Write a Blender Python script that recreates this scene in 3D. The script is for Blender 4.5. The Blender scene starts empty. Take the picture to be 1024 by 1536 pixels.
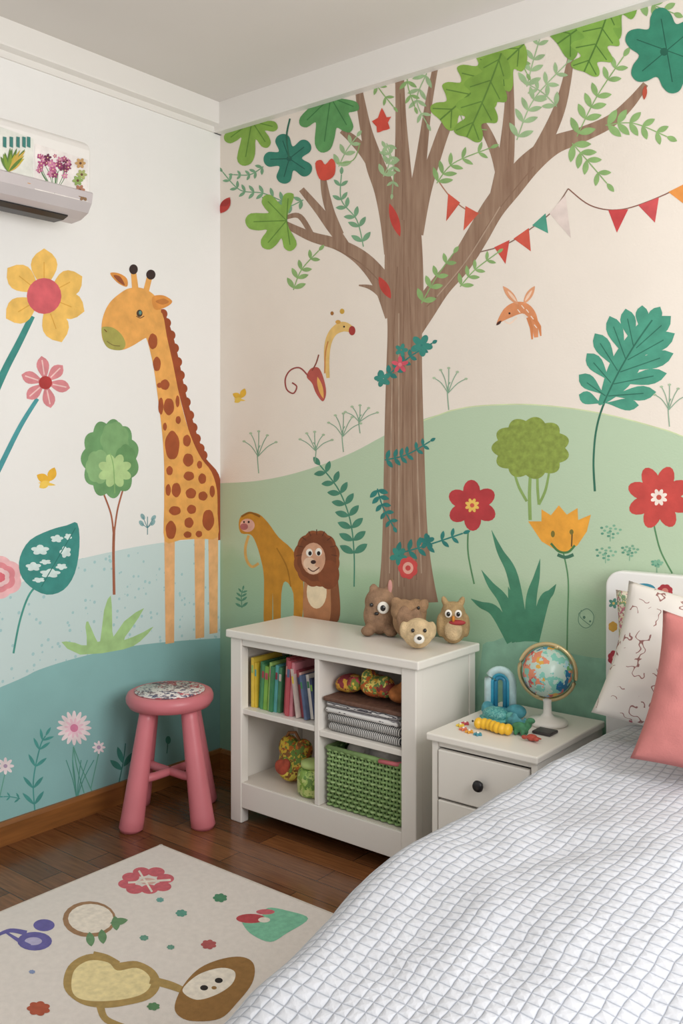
import bpy, bmesh, math, random
from mathutils import Vector, Matrix, noise
random.seed(4)
sc = bpy.context.scene
sc.view_settings.view_transform = 'Standard'
COL = sc.collection
# ------------------------------------------------------------ camera
CX, CY, CZ = 2.696, -2.578, 1.241
FWD = Vector((-.6288, .7776, 0)); RGT = Vector((.7776, .6288, 0)); UP = Vector((0, 0, 1))
F, HZ = 1416.0, 675.0
cam = bpy.data.cameras.new('camera'); co = bpy.data.objects.new('camera', cam); COL.objects.link(co)
co.location = (CX, CY, CZ); co.rotation_euler = (math.pi/2, 0, math.atan2(.6288, .7776))
cam.sensor_fit = 'AUTO'; cam.sensor_width = 36; cam.lens = F/1536*36; cam.shift_y = -(768-HZ)/1536
cam.clip_start = .02
sc.camera = co
ZM, ZC = 2.474, 2.585   # moulding underside, ceiling
# ------------------------------------------------------------ materials
def lin(h):
    h = h.lstrip('#'); o = []
    for i in (0, 2, 4):
        c = int(h[i:i+2], 16)/255; o.append(c/12.92 if c <= .04045 else ((c+.055)/1.055)**2.4)
    return (*o, 1)
def base(name):
    m = bpy.data.materials.new(name); m.use_nodes = True
    nt = m.node_tree; return m, nt, nt.nodes['Principled BSDF']
def coords(nt, scale=(1, 1, 1), kind='Object'):
    tc = nt.nodes.new('ShaderNodeTexCoord'); mp = nt.nodes.new('ShaderNodeMapping')
    mp.inputs['Scale'].default_value = scale
    nt.links.new(tc.outputs[kind], mp.inputs['Vector']); return mp.outputs['Vector']
def noise_n(nt, vec, scale, detail=4):
    n = nt.nodes.new('ShaderNodeTexNoise'); n.inputs['Scale'].default_value = scale; n.inputs['Detail'].default_value = detail
    nt.links.new(vec, n.inputs['Vector']); return n.outputs['Fac']
def ramp(nt, fac, stops, const=False):
    r = nt.nodes.new('ShaderNodeValToRGB'); e = r.color_ramp.elements
    if const: r.color_ramp.interpolation = 'CONSTANT'
    e[0].position, e[0].color = stops[0][0], stops[0][1]
    e[1].position, e[1].color = stops[1][0], stops[1][1]
    for p, c in stops[2:]:
        x = e.new(p); x.color = c
    nt.links.new(fac, r.inputs['Fac']); return r.outputs['Color']
def bumpn(nt, b, h, s, d=.002):
    bn = nt.nodes.new('ShaderNodeBump'); bn.inputs['Strength'].default_value = s; bn.inputs['Distance'].default_value = d
    nt.links.new(h, bn.inputs['Height']); nt.links.new(bn.outputs['Normal'], b.inputs['Normal'])
MC = {}
def mat(name, hx, rough=.6, var=.08, scale=8, bump=0., bscale=200, stretch=(1, 1, 1), metal=0., coat=0., hex2=None, bd=.002):
    if name in MC: return MC[name]
    m, nt, b = base(name); v = coords(nt, stretch)
    c = lin(hx)
    if hex2: c1, c2 = c, lin(hex2)
    else:
        c1 = tuple(min(1, x*(1-var)) for x in c[:3])+(1,); c2 = tuple(min(1, x*(1+var)) for x in c[:3])+(1,)
    nt.links.new(ramp(nt, noise_n(nt, v, scale), [(.3, c1), (.7, c2)]), b.inputs['Base Color'])
    b.inputs['Roughness'].default_value = rough; b.inputs['Metallic'].default_value = metal
    b.inputs['Coat Weight'].default_value = coat
    if bump: bumpn(nt, b, noise_n(nt, v, bscale, 3), bump, bd)
    MC[name] = m; return m
def paint(h):
    return mat('paint_'+h, h, .78, .13, 22, .25, 160)
def mat_vor(name, cols, scale, rough=.6, bump=0, stretch=(1, 1, 1)):
    m, nt, b = base(name); v = coords(nt, stretch)
    vo = nt.nodes.new('ShaderNodeTexVoronoi'); vo.inputs['Scale'].default_value = scale
    nn = nt.nodes.new('ShaderNodeTexNoise'); nn.inputs['Scale'].default_value = scale*1.5
    nt.links.new(v, nn.inputs['Vector'])
    mx = nt.nodes.new('ShaderNodeMix'); mx.data_type = 'VECTOR'; mx.inputs['Factor'].default_value = .12
    nt.links.new(v, mx.inputs[4]); nt.links.new(nn.outputs['Color'], mx.inputs[5])
    nt.links.new(mx.outputs[1], vo.inputs['Vector'])
    sp = nt.nodes.new('ShaderNodeSeparateColor'); nt.links.new(vo.outputs['Color'], sp.inputs['Color'])
    n = len(cols)
    nt.links.new(ramp(nt, sp.outputs[0], [(i/n, lin(c)) for i, c in enumerate(cols)], True), b.inputs['Base Color'])
    b.inputs['Roughness'].default_value = rough
    if bump: bumpn(nt, b, noise_n(nt, v, 120), bump)
    return m
def mat_stripe(name, cols, scale, axis='Z', rough=.8, dist=0.):
    m, nt, b = base(name); v = coords(nt)
    w = nt.nodes.new('ShaderNodeTexWave'); w.bands_direction = axis; w.inputs['Scale'].default_value = scale
    w.inputs['Distortion'].default_value = dist
    nt.links.new(v, w.inputs['Vector']); n = len(cols)
    nt.links.new(ramp(nt, w.outputs['Fac'], [(i/n, lin(c)) for i, c in enumerate(cols)], True), b.inputs['Base Color'])
    b.inputs['Roughness'].default_value = rough; return m
# ------------------------------------------------------------ mesh helpers
def link(o, parent=None):
    COL.objects.link(o)
    if parent: o.parent = parent
    return o
def empty(name, loc=(0, 0, 0), rz=0.):
    e = bpy.data.objects.new(name, None); e.empty_display_size = .05; e.location = loc; e.rotation_euler = (0, 0, rz); return link(e)
def meshobj(name, verts, faces, mats, mi=None, parent=None, smooth=False):
    me = bpy.data.meshes.new(name); me.from_pydata([tuple(v) for v in verts], [], faces)
    for m in (mats if isinstance(mats, (list, tuple)) else [mats]): me.materials.append(m)
    if mi: me.polygons.foreach_set('material_index', mi)
    if smooth: me.polygons.foreach_set('use_smooth', [True]*len(faces))
    me.update(); return link(bpy.data.objects.new(name, me), parent)
def bm_obj(name, bm, mats, parent=None, smooth=False):
    me = bpy.data.meshes.new(name); bm.normal_update(); bm.to_mesh(me); bm.free()
    for m in (mats if isinstance(mats, (list, tuple)) else [mats]): me.materials.append(m)
    if smooth: me.polygons.foreach_set('use_smooth', [True]*len(me.polygons))
    return link(bpy.data.objects.new(name, me), parent)
def bm_box(bm, x0, x1, y0, y1, z0, z1, mi=0, M=None, bevel=0.):
    c = Vector(((x0+x1)/2, (y0+y1)/2, (z0+z1)/2))
    mt = Matrix.Translation(c) @ Matrix.Diagonal((abs(x1-x0), abs(y1-y0), abs(z1-z0), 1))
    if M is not None: mt = M @ mt
    r = bmesh.ops.create_cube(bm, size=1, matrix=mt)
    fs = set(f for v in r['verts'] for f in v.link_faces)
    for f in fs: f.material_index = mi
    if bevel:
        es = set(e for v in r['verts'] for e in v.link_edges)
        rr = bmesh.ops.bevel(bm, geom=list(es), offset=bevel, segments=2, profile=.5, affect='EDGES')
        for f in rr['faces']: f.material_index = mi
def box(name, x0, x1, y0, y1, z0, z1, m, parent=None, bevel=.004):
    bm = bmesh.new(); bm_box(bm, x0, x1, y0, y1, z0, z1, 0, None, bevel)
    return bm_obj(name, bm, m, parent)
def lathe(name, prof, m, parent=None, seg=40, loc=(0, 0, 0)):
    vs, fs = [], []
    for r, z in prof:
        for i in range(seg):
            a = 2*math.pi*i/seg; vs.append((loc[0]+r*math.cos(a), loc[1]+r*math.sin(a), loc[2]+z))
    for j in range(len(prof)-1):
        for i in range(seg):
            k = (i+1) % seg; fs.append((j*seg+i, j*seg+k, (j+1)*seg+k, (j+1)*seg+i))
    fs.append(tuple(range(seg))[::-1]); fs.append(tuple((len(prof)-1)*seg+i for i in range(seg)))
    return meshobj(name, vs, fs, m, None, parent, True)
def tube_geo(pts, rad, seg=10, closed=False):
    pts = [Vector(p) for p in pts]; n = len(pts); vs, fs = [], []
    if not hasattr(rad, '__len__'): rad = [rad]*n
    ref = Vector((0, 0, 1))
    for i, p in enumerate(pts):
        if closed: t = pts[(i+1) % n]-pts[i-1]
        else: t = pts[min(i+1, n-1)]-pts[max(i-1, 0)]
        t.normalize()
        r = ref if abs(t.dot(ref)) < .95 else Vector((1, 0, 0))
        a = t.cross(r).normalized(); b = a.cross(t).normalized()
        for k in range(seg):
            an = 2*math.pi*k/seg; vs.append(p+a*math.cos(an)*rad[i]+b*math.sin(an)*rad[i])
    for i in range(n if closed else n-1):
        j = (i+1) % n
        for k in range(seg):
            l = (k+1) % seg; fs.append((i*seg+k, i*seg+l, j*seg+l, j*seg+k))
    if not closed:
        fs.append(tuple(range(seg))[::-1]); fs.append(tuple((n-1)*seg+k for k in range(seg)))
    return vs, fs
def tube(name, pts, rad, m, parent=None, seg=10, closed=False):
    vs, fs = tube_geo(pts, rad, seg, closed); return meshobj(name, vs, fs, m, None, parent, True)
def ball(name, c, r, m, parent=None, seg=24, rot=None):
    bm = bmesh.new(); r = r if hasattr(r, '__len__') else (r, r, r)
    mt = Matrix.Translation(c) @ (rot if rot is not None else Matrix.Identity(4)) @ Matrix.Diagonal((*r, 1))
    bmesh.ops.create_uvsphere(bm, u_segments=seg, v_segments=seg//2+2, radius=1, matrix=mt)
    return bm_obj(name, bm, m, parent, True)
def blobs(name, lst, m, parent=None, voxel=.004):
    bm = bmesh.new()
    for b in lst:
        c, r = b[0], b[1]; rot = b[2] if len(b) > 2 else Matrix.Identity(4)
        bmesh.ops.create_uvsphere(bm, u_segments=24, v_segments=14, radius=1, matrix=Matrix.Translation(c) @ rot @ Matrix.Diagonal((*r, 1)))
    o = bm_obj(name, bm, m, parent, True)
    md = o.modifiers.new('r', 'REMESH'); md.mode = 'VOXEL'; md.voxel_size = voxel; md.use_smooth_shade = True
    s = o.modifiers.new('s', 'SMOOTH'); s.factor = .6; s.iterations = 4
    return o
def RX(a): return Matrix.Rotation(math.radians(a), 4, 'X')
def RY(a): return Matrix.Rotation(math.radians(a), 4, 'Y')
def RZ(a): return Matrix.Rotation(math.radians(a), 4, 'Z')
# ------------------------------------------------------------ mural tracing (flat paint lying on real surfaces)
MUR = {}
LAYER = [0]
def smooth(pts, closed=True, n=5):
    N = len(pts); out = []
    rng = range(N) if closed else range(N-1)
    for i in rng:
        if closed: p0, p1, p2, p3 = pts[i-1], pts[i], pts[(i+1) % N], pts[(i+2) % N]
        else: p0, p1, p2, p3 = pts[max(i-1, 0)], pts[i], pts[i+1], pts[min(i+2, N-1)]
        for k in range(n):
            t = k/n; o = []
            for d in range(len(p1)):
                a, b, c, e = p0[d], p1[d], p2[d], p3[d]
                o.append(.5*(2*b+(c-a)*t+(2*a-5*b+4*c-e)*t*t+(3*b-a-3*c+e)*t**3))
            out.append(tuple(o))
    if not closed: out.append(tuple(pts[-1]))
    return out
class Motif:
    def __init__(s, name, surf, prio=40):
        LAYER[0] = prio
        s.name, s.surf = name, surf; s.v, s.f, s.mi, s.m = [], [], [], []; s.hold = False
    def nl(s):
        if not s.hold: LAYER[0] += 1
    def P(s, u, v):
        d = FWD+RGT*((u-512)/F)+UP*((HZ-v)/F); ax, val, sg = s.surf
        i = 'xyz'.index(ax); o = Vector((CX, CY, CZ)); t = (val-o[i])/d[i]; p = o+d*t
        p[i] = val+sg*(.0002+LAYER[0]*8e-6)
        if ax != 'z': p.z = max(p.z, .001)
        return p
    def mx(s, col):
        m = col if not isinstance(col, str) else paint(col)
        if m not in s.m: s.m.append(m)
        return s.m.index(m)
    def poly(s, pts, col, sm=True, n=5):
        s.nl()
        if sm: pts = smooth(pts, True, n)
        P = [s.P(*p) for p in pts]
        nrm = Vector((0, 0, 0))
        for i in range(len(P)): nrm += P[i].cross(P[(i+1) % len(P)])
        i = 'xyz'.index(s.surf[0])
        if nrm[i]*s.surf[2] < 0: P.reverse()
        b = len(s.v); s.v += P; s.f.append(tuple(range(b, b+len(P)))); s.mi.append(s.mx(col))
    def stroke(s, pts, col, sm=True, w=None):
        s.nl()
        if w is not None:
            pts = [(p[0], p[1], w) for p in pts] if not hasattr(w, '__len__') else [(p[0], p[1], w[0]+(w[1]-w[0])*i/(len(pts)-1)) for i, p in enumerate(pts)]
        if sm: pts = smooth(pts, False, 6)
        L, R = [], []
        for i, p in enumerate(pts):
            a = pts[max(i-1, 0)]; b = pts[min(i+1, len(pts)-1)]
            dx, dy = b[0]-a[0], b[1]-a[1]; l = math.hypot(dx, dy) or 1
            nx, ny = -dy/l*p[2]/2, dx/l*p[2]/2
            L.append(s.P(p[0]+nx, p[1]+ny)); R.append(s.P(p[0]-nx, p[1]-ny))
        b = len(s.v); n = len(L); s.v += L+R; k = s.mx(col)
        for i in range(n-1): s.f.append((b+i, b+i+1, b+n+i+1, b+n+i)); s.mi.append(k)
    def ell(s, cx, cy, rx, ry, col, rot=0., n=20):
        c, q = math.cos(math.radians(rot)), math.sin(math.radians(rot))
        s.poly([(cx+rx*math.cos(a)*c-ry*math.sin(a)*q, cy+rx*math.cos(a)*q+ry*math.sin(a)*c) for a in [2*math.pi*i/n for i in range(n)]], col, False)
    def leaf(s, x0, y0, x1, y1, w, col, bias=.5):
        dx, dy = x1-x0, y1-y0; l = math.hypot(dx, dy) or 1; nx, ny = -dy/l, dx/l
        up, dn = [], []
        for i in range(1, 8):
            t = i/8; h = w/2*math.sin(math.pi*t**(math.log(.5)/math.log(bias)))**.8
            up.append((x0+dx*t+nx*h, y0+dy*t+ny*h)); dn.append((x0+dx*t-nx*h, y0+dy*t-ny*h))
        s.poly([(x0, y0)]+up+[(x1, y1)]+dn[::-1], col, False)
    def sprig(s, path, n, ll, lw, col, sw=1.5, ang=50, scol=None, start=.1, tip=True):
        p = smooth(path, False, 8); s.stroke([(a[0], a[1], sw) for a in p], scol or col, False)
        s.nl(); s.hold = True
        for i in range(n):
            t = start+(1-start)*i/n; k = min(int(t*(len(p)-1)), len(p)-2); a, b = p[k], p[k+1]
            an = math.atan2(b[1]-a[1], b[0]-a[0]); sc_ = 1-.35*t
            for sg in (1, -1):
                q = an+sg*math.radians(ang); s.leaf(a[0], a[1], a[0]+ll*sc_*math.cos(q), a[1]+ll*sc_*math.sin(q), lw*sc_, col)
        if tip:
            a, b = p[-2], p[-1]; an = math.atan2(b[1]-a[1], b[0]-a[0]); s.leaf(b[0], b[1], b[0]+ll*.6*math.cos(an), b[1]+ll*.6*math.sin(an), lw*.7, col)
        s.hold = False
    def flower(s, cx, cy, r, n, col, cc, cr, rot=0, w=.3, vein=None):
        for i in range(n):
            a = math.radians(rot)+2*math.pi*i/n; c, q = math.cos(a), math.sin(a)
            s.ell(cx+c*r*.55, cy+q*r*.55, r*.46, r*w, col, math.degrees(a), 16)
            if vein: s.stroke([(cx+c*r*.25, cy+q*r*.25), (cx+c*r*.8, cy+q*r*.8)], vein, False, w=1.2)
        if cc: s.ell(cx, cy, cr, cr, cc)
    def cloud(s, cx, cy, rx, ry, n, col, amp=.14, rot=0):
        s.poly([(cx+rx*math.cos(a)*(1-amp+amp*abs(math.sin(n*(a+rot)/2))), cy+ry*math.sin(a)*(1-amp+amp*abs(math.sin(n*(a+rot)/2)))) for a in [2*math.pi*i/(n*8) for i in range(n*8)]], col, False)
    def lobed(s, cx, cy, r, n, rot, col, vein, depth=.45, stemcol=None):
        pts = []
        for i in range(n):
            a = math.radians(rot)+2*math.pi*i/n; st = math.pi/n
            for f, rr in ((-.55, .86), (-.2, 1.), (.2, 1.), (.55, .86), (1., depth)):
                pts.append((cx+r*rr*math.cos(a+st*f), cy+r*rr*math.sin(a+st*f)))
        s.poly(pts, col)
        for i in range(n):
            a = math.radians(rot)+2*math.pi*i/n
            s.stroke([(cx, cy), (cx+r*.75*math.cos(a), cy+r*.75*math.sin(a))], vein, False, w=1.6)
    def fan(s, bx, by, dr, span, lens, col, vein, depth=.62):
        n = len(lens); pts = [(bx, by)]; st = math.radians(span)/n
        for i, l in enumerate(lens):
            a = math.radians(dr)-math.radians(span)/2+st*(i+.5)
            pts += [(bx+l*.72*math.cos(a-st*.36), by+l*.72*math.sin(a-st*.36)), (bx+l*.93*math.cos(a-st*.2), by+l*.93*math.sin(a-st*.2)), (bx+l*math.cos(a+st*.05), by+l*math.sin(a+st*.05)), (bx+l*.88*math.cos(a+st*.28), by+l*.88*math.sin(a+st*.28))]
            if i < n-1: l2 = min(l, lens[i+1]); pts.append((bx+l2*depth*math.cos(a+st*.5), by+l2*depth*math.sin(a+st*.5)))
        s.poly(pts, col, True, 3)
        for i, l in enumerate(lens):
            a = math.radians(dr)-math.radians(span)/2+st*(i+.5); s.stroke([(bx, by), (bx+l*.8*math.cos(a), by+l*.8*math.sin(a))], vein, False, w=1.6)
    def done(s):
        o = meshobj(s.name, s.v, s.f, s.m, s.mi)
        if s.surf[0] in MUR and s.surf[1] == 0.: o.parent = MUR[s.surf[0]]
        return o
T = ('y', 0., -1); L = ('x', 0., 1)
MUR['y'] = empty('jungle_tree_mural'); MUR['x'] = empty('giraffe_mural')
# ------------------------------------------------------------ room shell
XR, YF = 3.5, -3.3
m_wl = mat('left_wall_paint', 'f0efed', .75, .015, 3, .25, 160)
m_wt = mat('mural_wall_paint', 'eae1d6', .75, .03, 3, .3, 160)
m_ceil = mat('ceiling_paint', 'dedad5', .8, .01, 3)
m_trimw = mat('trim_white', 'e9e6e1', .6, .01, 3)
box('wall_left', -.12, 0, YF, .12, 0, ZC+.1, m_wl, None, 0)
box('wall_back', 0, XR, 0, .12, 0, ZC+.1, m_wt, None, 0)
box('ceiling', 0, XR, YF, 0, ZC, ZC+.1, m_ceil, None, 0)
def trimbar(name, pts2, a0, a1, along, m):
    n = len(pts2); vs = []
    for a in (a0, a1):
        for o, z in pts2: vs.append((o, a, z) if along == 'y' else (a, -o, z))
    fs = [tuple(range(n)), tuple(range(2*n-1, n-1, -1))]+[(i, (i+1) % n, n+(i+1) % n, n+i) for i in range(n)]
    bm = bmesh.new(); V = [bm.verts.new(v) for v in vs]
    for f in fs: bm.faces.new([V[i] for i in f])
    bmesh.ops.recalc_face_normals(bm, faces=bm.faces); return bm_obj(name, bm, m)
trimbar('trim_1', [(0, ZM), (.008, ZM), (.008, ZM+.022), (.034, ZM+.028), (.036, ZM+.034), (.036, ZC), (0, ZC)], YF, 0, 'y', m_trimw)
trimbar('trim_2', [(0, ZM), (.035, ZM), (.04, ZM+.004), (.04, ZC), (0, ZC)], 0, XR, 'x', m_trimw)
m_bb = mat('baseboard_wood', '8a582b', .4, .2, 6, .1, 60, (12, 1, 12))
trimbar('baseboard_left', [(0, 0), (.016, 0), (.016, .062), (.010, .074), (0, .074)], YF, 0, 'y', m_bb)
trimbar('baseboard_back', [(0, 0), (.016, 0), (.016, .062), (.010, .074), (0, .074)], 0.016, XR, 'x', m_bb)
# floor
m, nt, b = base('wood_floor'); v = coords(nt)
br = nt.nodes.new('ShaderNodeTexBrick'); nt.links.new(v, br.inputs['Vector'])
for k, val in (('Scale', 1.), ('Mortar Size', .0014), ('Mortar Smooth', .2), ('Brick Width', .62), ('Row Height', .085), ('Bias', 0.)): br.inputs[k].default_value = val
br.inputs['Color1'].default_value = lin('8a5a36'); br.inputs['Color2'].default_value = lin('6a4227'); br.inputs['Mortar'].default_value = lin('341d10')
g = noise_n(nt, coords(nt, (3, 40, 1)), 3, 6)
gr = ramp(nt, g, [(.3, (.66, .62, .58, 1)), (.7, (1.15, 1.12, 1.1, 1))])
mx = nt.nodes.new('ShaderNodeMix'); mx.data_type = 'RGBA'; mx.blend_type = 'MULTIPLY'; mx.inputs['Factor'].default_value = 1
nt.links.new(br.outputs['Color'], mx.inputs[6]); nt.links.new(gr, mx.inputs[7]); nt.links.new(mx.outputs[2], b.inputs['Base Color'])
b.inputs['Roughness'].default_value = .22; bumpn(nt, b, g, .12, .001)
box('floor', 0, XR, YF, 0, -.1, 0, m, None, 0)

# ------------------------------------------------------------ LEFT WALL MURAL
h = Motif('painted_hills', L, 0)
top1 = smooth([(-700, 1040), (-300, 960), (0, 886), (60, 853), (130, 836), (200, 821), (260, 812), (332, 806)], False)
m, nt, b = base('paint_light_blue_dots'); v = coords(nt)
vo = nt.nodes.new('ShaderNodeTexVoronoi'); vo.inputs['Scale'].default_value = 36; nt.links.new(v, vo.inputs['Vector'])
nt.links.new(ramp(nt, vo.outputs['Distance'], [(0, lin('a9cfd2')), (.2, lin('cbdfdf'))], True), b.inputs['Base Color'])
b.inputs['Roughness'].default_value = .7; bumpn(nt, b, noise_n(nt, v, 160), .25)
h.poly(top1+[(332, 1200), (0, 1300), (-700, 1700)], m, False)
top2 = smooth([(-700, 1290), (-300, 1150), (0, 1031), (60, 1004), (130, 983), (200, 969), (260, 962), (332, 957)], False)
m2 = mat('paint_teal_gradient', '8cbcbc', .7, .12, 2.2, .25, 160)
h.poly(top2+[(332, 1300), (0, 1400), (-700, 1800)], m2, False)
h.done()
f = Motif('painted_yellow_flower', L)
f.stroke([(48, 474, 9), (28, 515, 10), (5, 560, 11), (-30, 640, 12)], '3f8f88')
for i, (dx, dy, l) in enumerate([(0, -68, 1), (52, -28, 1), (55, 22, 1), (24, 66, 1), (-52, 32, 1), (-50, -40, 1)]):
    x, y = 66+dx*.1, 444+dy*.1
    f.leaf(x, y, 66+dx*1.1, 444+dy*1.05, 40, 'f2c366', .62)
    f.stroke([(66+dx*.4, 444+dy*.4), (66+dx*.75, 444+dy*.75)], 'e0a848', False, w=1.5)
f.ell(66, 444, 26, 27, 'd9646c'); f.done()
f = Motif('painted_pink_flower', L)
f.stroke([(56, 598, 6), (30, 640, 7), (0, 700, 8), (-25, 750, 8)], '4b9aa0')
for dx, dy in [(-6, -40), (26, -26), (37, 8), (8, 38), (-28, 24), (-36, -12)]:
    f.leaf(68, 574, 68+dx, 574+dy, 19, 'd98a90', .65); f.stroke([(68+dx*.3, 574+dy*.3), (68+dx*.85, 574+dy*.85)], 'f0c8c6', False, w=2)
f.ell(68, 574, 10, 10, 'b23a3a'); f.done()
f = Motif('painted_round_tree', L)
f.stroke([(171, 892, 4), (170, 830, 4), (171, 790, 4)], 'a8664c'); f.stroke([(170, 800), (166, 770), (153, 735)], 'a8664c', w=2.5); f.stroke([(171, 800), (176, 765), (184, 735)], 'a8664c', w=2.5)
f.cloud(165, 688, 44, 60, 11, '6f9f6a', .12)
f.cloud(172, 660, 22, 28, 7, '7fab74', .1); f.cloud(148, 700, 20, 26, 7, '8cb67e', .1); f.cloud(188, 690, 16, 24, 6, '6a9a64', .1)
f.cloud(172, 706, 26, 26, 8, 'b5d494', .3); f.stroke([(172, 740), (170, 700), (165, 680)], '8bb573', w=1.5); f.done()
def butterfly(name, surf, x, y, s, c1, c2):
    f = Motif(name, surf)
    f.leaf(x, y, x-s, y-s*.5, s*.7, c1); f.leaf(x, y, x+s*.4, y-s*1.1, s*.7, c1); f.leaf(x, y, x-s*.8, y+s*.5, s*.6, c2); f.leaf(x-s*.9, y+s*.1, x+s*.5, y+s*.3, s*.25, c2)
    f.done()
butterfly('painted_butterfly', L, 74, 722, 19, 'eeb83a', 'f3cc5c')
f = Motif('painted_teal_leaf', L)
f.stroke([(68, 868, 3), (45, 890, 3), (30, 930, 3), (20, 980, 3)], '4a9a8e')
f.poly([(116, 785), (119, 820), (112, 860), (95, 885), (70, 892), (45, 880), (30, 860), (30, 835), (45, 810), (75, 795), (100, 788)], '3f9089', n=3)
for x, y, a, c in [(60, 825, 14, 8), (85, 808, 10, 6), (50, 850, 12, 7), (98, 828, 9, 9), (75, 860, 16, 7), (92, 850, 9, 5), (68, 843, 9, 4), (58, 870, 10, 4), (102, 805, 6, 5)]:
    f.cloud(x, y, a, c, 5, 'd9ecea', .35, x)
f.stroke([(62, 880), (85, 840), (113, 792)], '2f7a72', w=1.5)
f.done()
f = Motif('painted_rose', L)
for r, c in ((34, 'f1bcc0'), (24, 'e58f98'), (15, 'f4ccce'), (8, 'dd6f7c')): f.cloud(0, 866, r, r*.95, 6, c, .12)
f.done()
def grassy(name, surf, base_, tips, w, col):
    f = Motif(name, surf)
    for (bx, by), (tx, ty), bend in tips:
        mx_, my = (bx+tx)/2+bend[0], (by+ty)/2+bend[1]
        f.stroke([(bx, by, w), (mx_, my, w*.95), (mx_+(tx-mx_)*.6, my+(ty-my)*.55, w*.55), (tx, ty, .3)], col)
    f.done()
f = Motif('painted_grass_tuft', L)
f.poly([(120, 982), (92, 963), (112, 964), (130, 968), (128, 940), (132, 932), (142, 955), (150, 962), (156, 915), (166, 893), (168, 930), (170, 955), (186, 932), (216, 912), (195, 945), (186, 960), (215, 948), (230, 940), (210, 962), (185, 974)], 'a9cf8e', n=2)
f.done()
f = Motif('painted_daisy', L)
for (x, y) in ((100, 1165), (112, 1160), (125, 1170)): f.stroke([(110, 1120), ((x+110)/2+4, 1150), (x+14, 1190)], '5fa08e', w=1.6)
f.flower(111, 1092, 26, 16, 'f3e3e6', 'd884a6', 6, 0, .13); f.flower(111, 1092, 15, 12, 'f0cbd8', 'd884a6', 6, 8, .14); f.done()
for i, (x, y, r) in enumerate([(148, 1121, 10), (8, 1149, 13)]):
    f = Motif('painted_small_daisy', L); f.stroke([(x, y+8), (x-6, y+35), (x-12, y+62)], '5fa08e', w=1.4)
    f.flower(x, y, r, 8, 'f4e6ea', 'b9a3c0', 3, 0, .2); f.done()
f = Motif('painted_reed', L)
f.sprig([(52, 1215), (50, 1170), (60, 1120), (68, 1104)], 5, 26, 6, '4a9a94', 2, 40)
f.sprig([(30, 1198), (15, 1195), (5, 1195)], 2, 10, 3, '4a9a94', 1.4)
for dx in (-10, -4, 4, 10, 16): f.stroke([(115, 1200), (115+dx*.6, 1170), (115+dx*1.6, 1140)], '4f9488', w=1.3)
f.stroke([(178, 1175), (185, 1140), (188, 1115)], '3b7f78', w=1.6); f.leaf(184, 1145, 176, 1120, 8, '3f8a7d'); f.leaf(183, 1155, 165, 1140, 9, '3f8a7d'); f.leaf(185, 1150, 200, 1128, 8, '3f8a7d')
f.stroke([(250, 1130), (252, 1110)], '3b7f78', w=1.4); f.ell(252, 1110, 4, 6, '3f8a7d')
f.done()
f = Motif('painted_twig', L); f.stroke([(221, 802), (221, 775)], '5d8f96', w=1.2)
for dx, dy in ((-9, -8), (8, -9), (-7, -18), (9, -16)):
    f.ell(221+dx, 787+dy+6, 3, 5, '8fb4b8', dx*4); f.stroke([(221, 792), (221+dx, 787+dy+6)], '5d8f96', w=1)
f.done()
# ---- giraffe
g = Motif('painted_giraffe', L)
OR, BR, DK = 'e9aa5a', '9c4a26', '8a4326'
mane = smooth([(240, 468), (252, 500), (262, 540), (270, 580), (280, 620), (290, 655), (300, 680)], False, 4)
g.stroke([(p[0]+1, p[1], 10) for p in mane], BR, False)
for i in range(0, len(mane), 2): g.ell(mane[i][0]+4, mane[i][1]+3, 7, 7.5, BR)
g.poly([(294, 672), (312, 692), (328, 712), (333, 745), (333, 803), (322, 803), (318, 730), (300, 700)], BR, n=3)
for x0, x1, yb in ((246, 262, 966), (291, 307, 958), (312, 327, 951)):
    g.poly([(x0, 790), (x1, 790), (x1-1, yb-2), (x0+2, yb)], 'ecb57e', False)
g.poly([(218, 500), (228, 470), (243, 470), (250, 505), (259, 545), (268, 590), (278, 630), (289, 662), (302, 688), (317, 708), (325, 735), (326, 770), (326, 806), (300, 808), (270, 810), (247, 812), (246, 760), (246, 700), (243, 650), (237, 600), (230, 550), (222, 515)], OR, n=3)
g.poly([(196, 432), (184, 437), (166, 452), (156, 470), (152, 490), (154, 510), (164, 522), (182, 525), (198, 519), (216, 508), (232, 500), (240, 480), (240, 456), (228, 440), (212, 432)], 'e9aa5a')
g.poly([(198, 435), (196, 408), (204, 408), (208, 436)], OR, False); g.poly([(214, 438), (220, 415), (228, 417), (222, 442)], OR, False)
g.ell(200, 404, 6.5, 7.5, '3a2a28'); g.ell(226, 412, 7, 7.5, '3a2a28')
g.poly([(190, 430), (176, 424), (165, 410), (178, 410), (190, 418)], 'dd9446'); g.poly([(187, 428), (177, 422), (170, 413), (180, 415)], '9a5230')
g.poly([(228, 446), (244, 443), (258, 452), (248, 461), (232, 464)], 'dd9446'); g.poly([(233, 452), (245, 448), (253, 453), (243, 457)], 'c07a3a')
g.poly([(152, 493), (158, 490), (170, 492), (182, 502), (188, 516), (182, 525), (164, 523), (155, 512)], 'a9a455')
g.stroke([(160, 512), (170, 518), (180, 519)], '7a6a3a', w=1.2); g.stroke([(156, 494), (160, 498)], '7a5a2a', False, w=1.6)
g.ell(209, 470, 4.5, 5.5, '4a3a2c'); g.ell(210, 469, 2.2, 3, '5f8f86'); g.stroke([(204, 474), (210, 477), (216, 474)], '6a4426', w=1.3)
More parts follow.
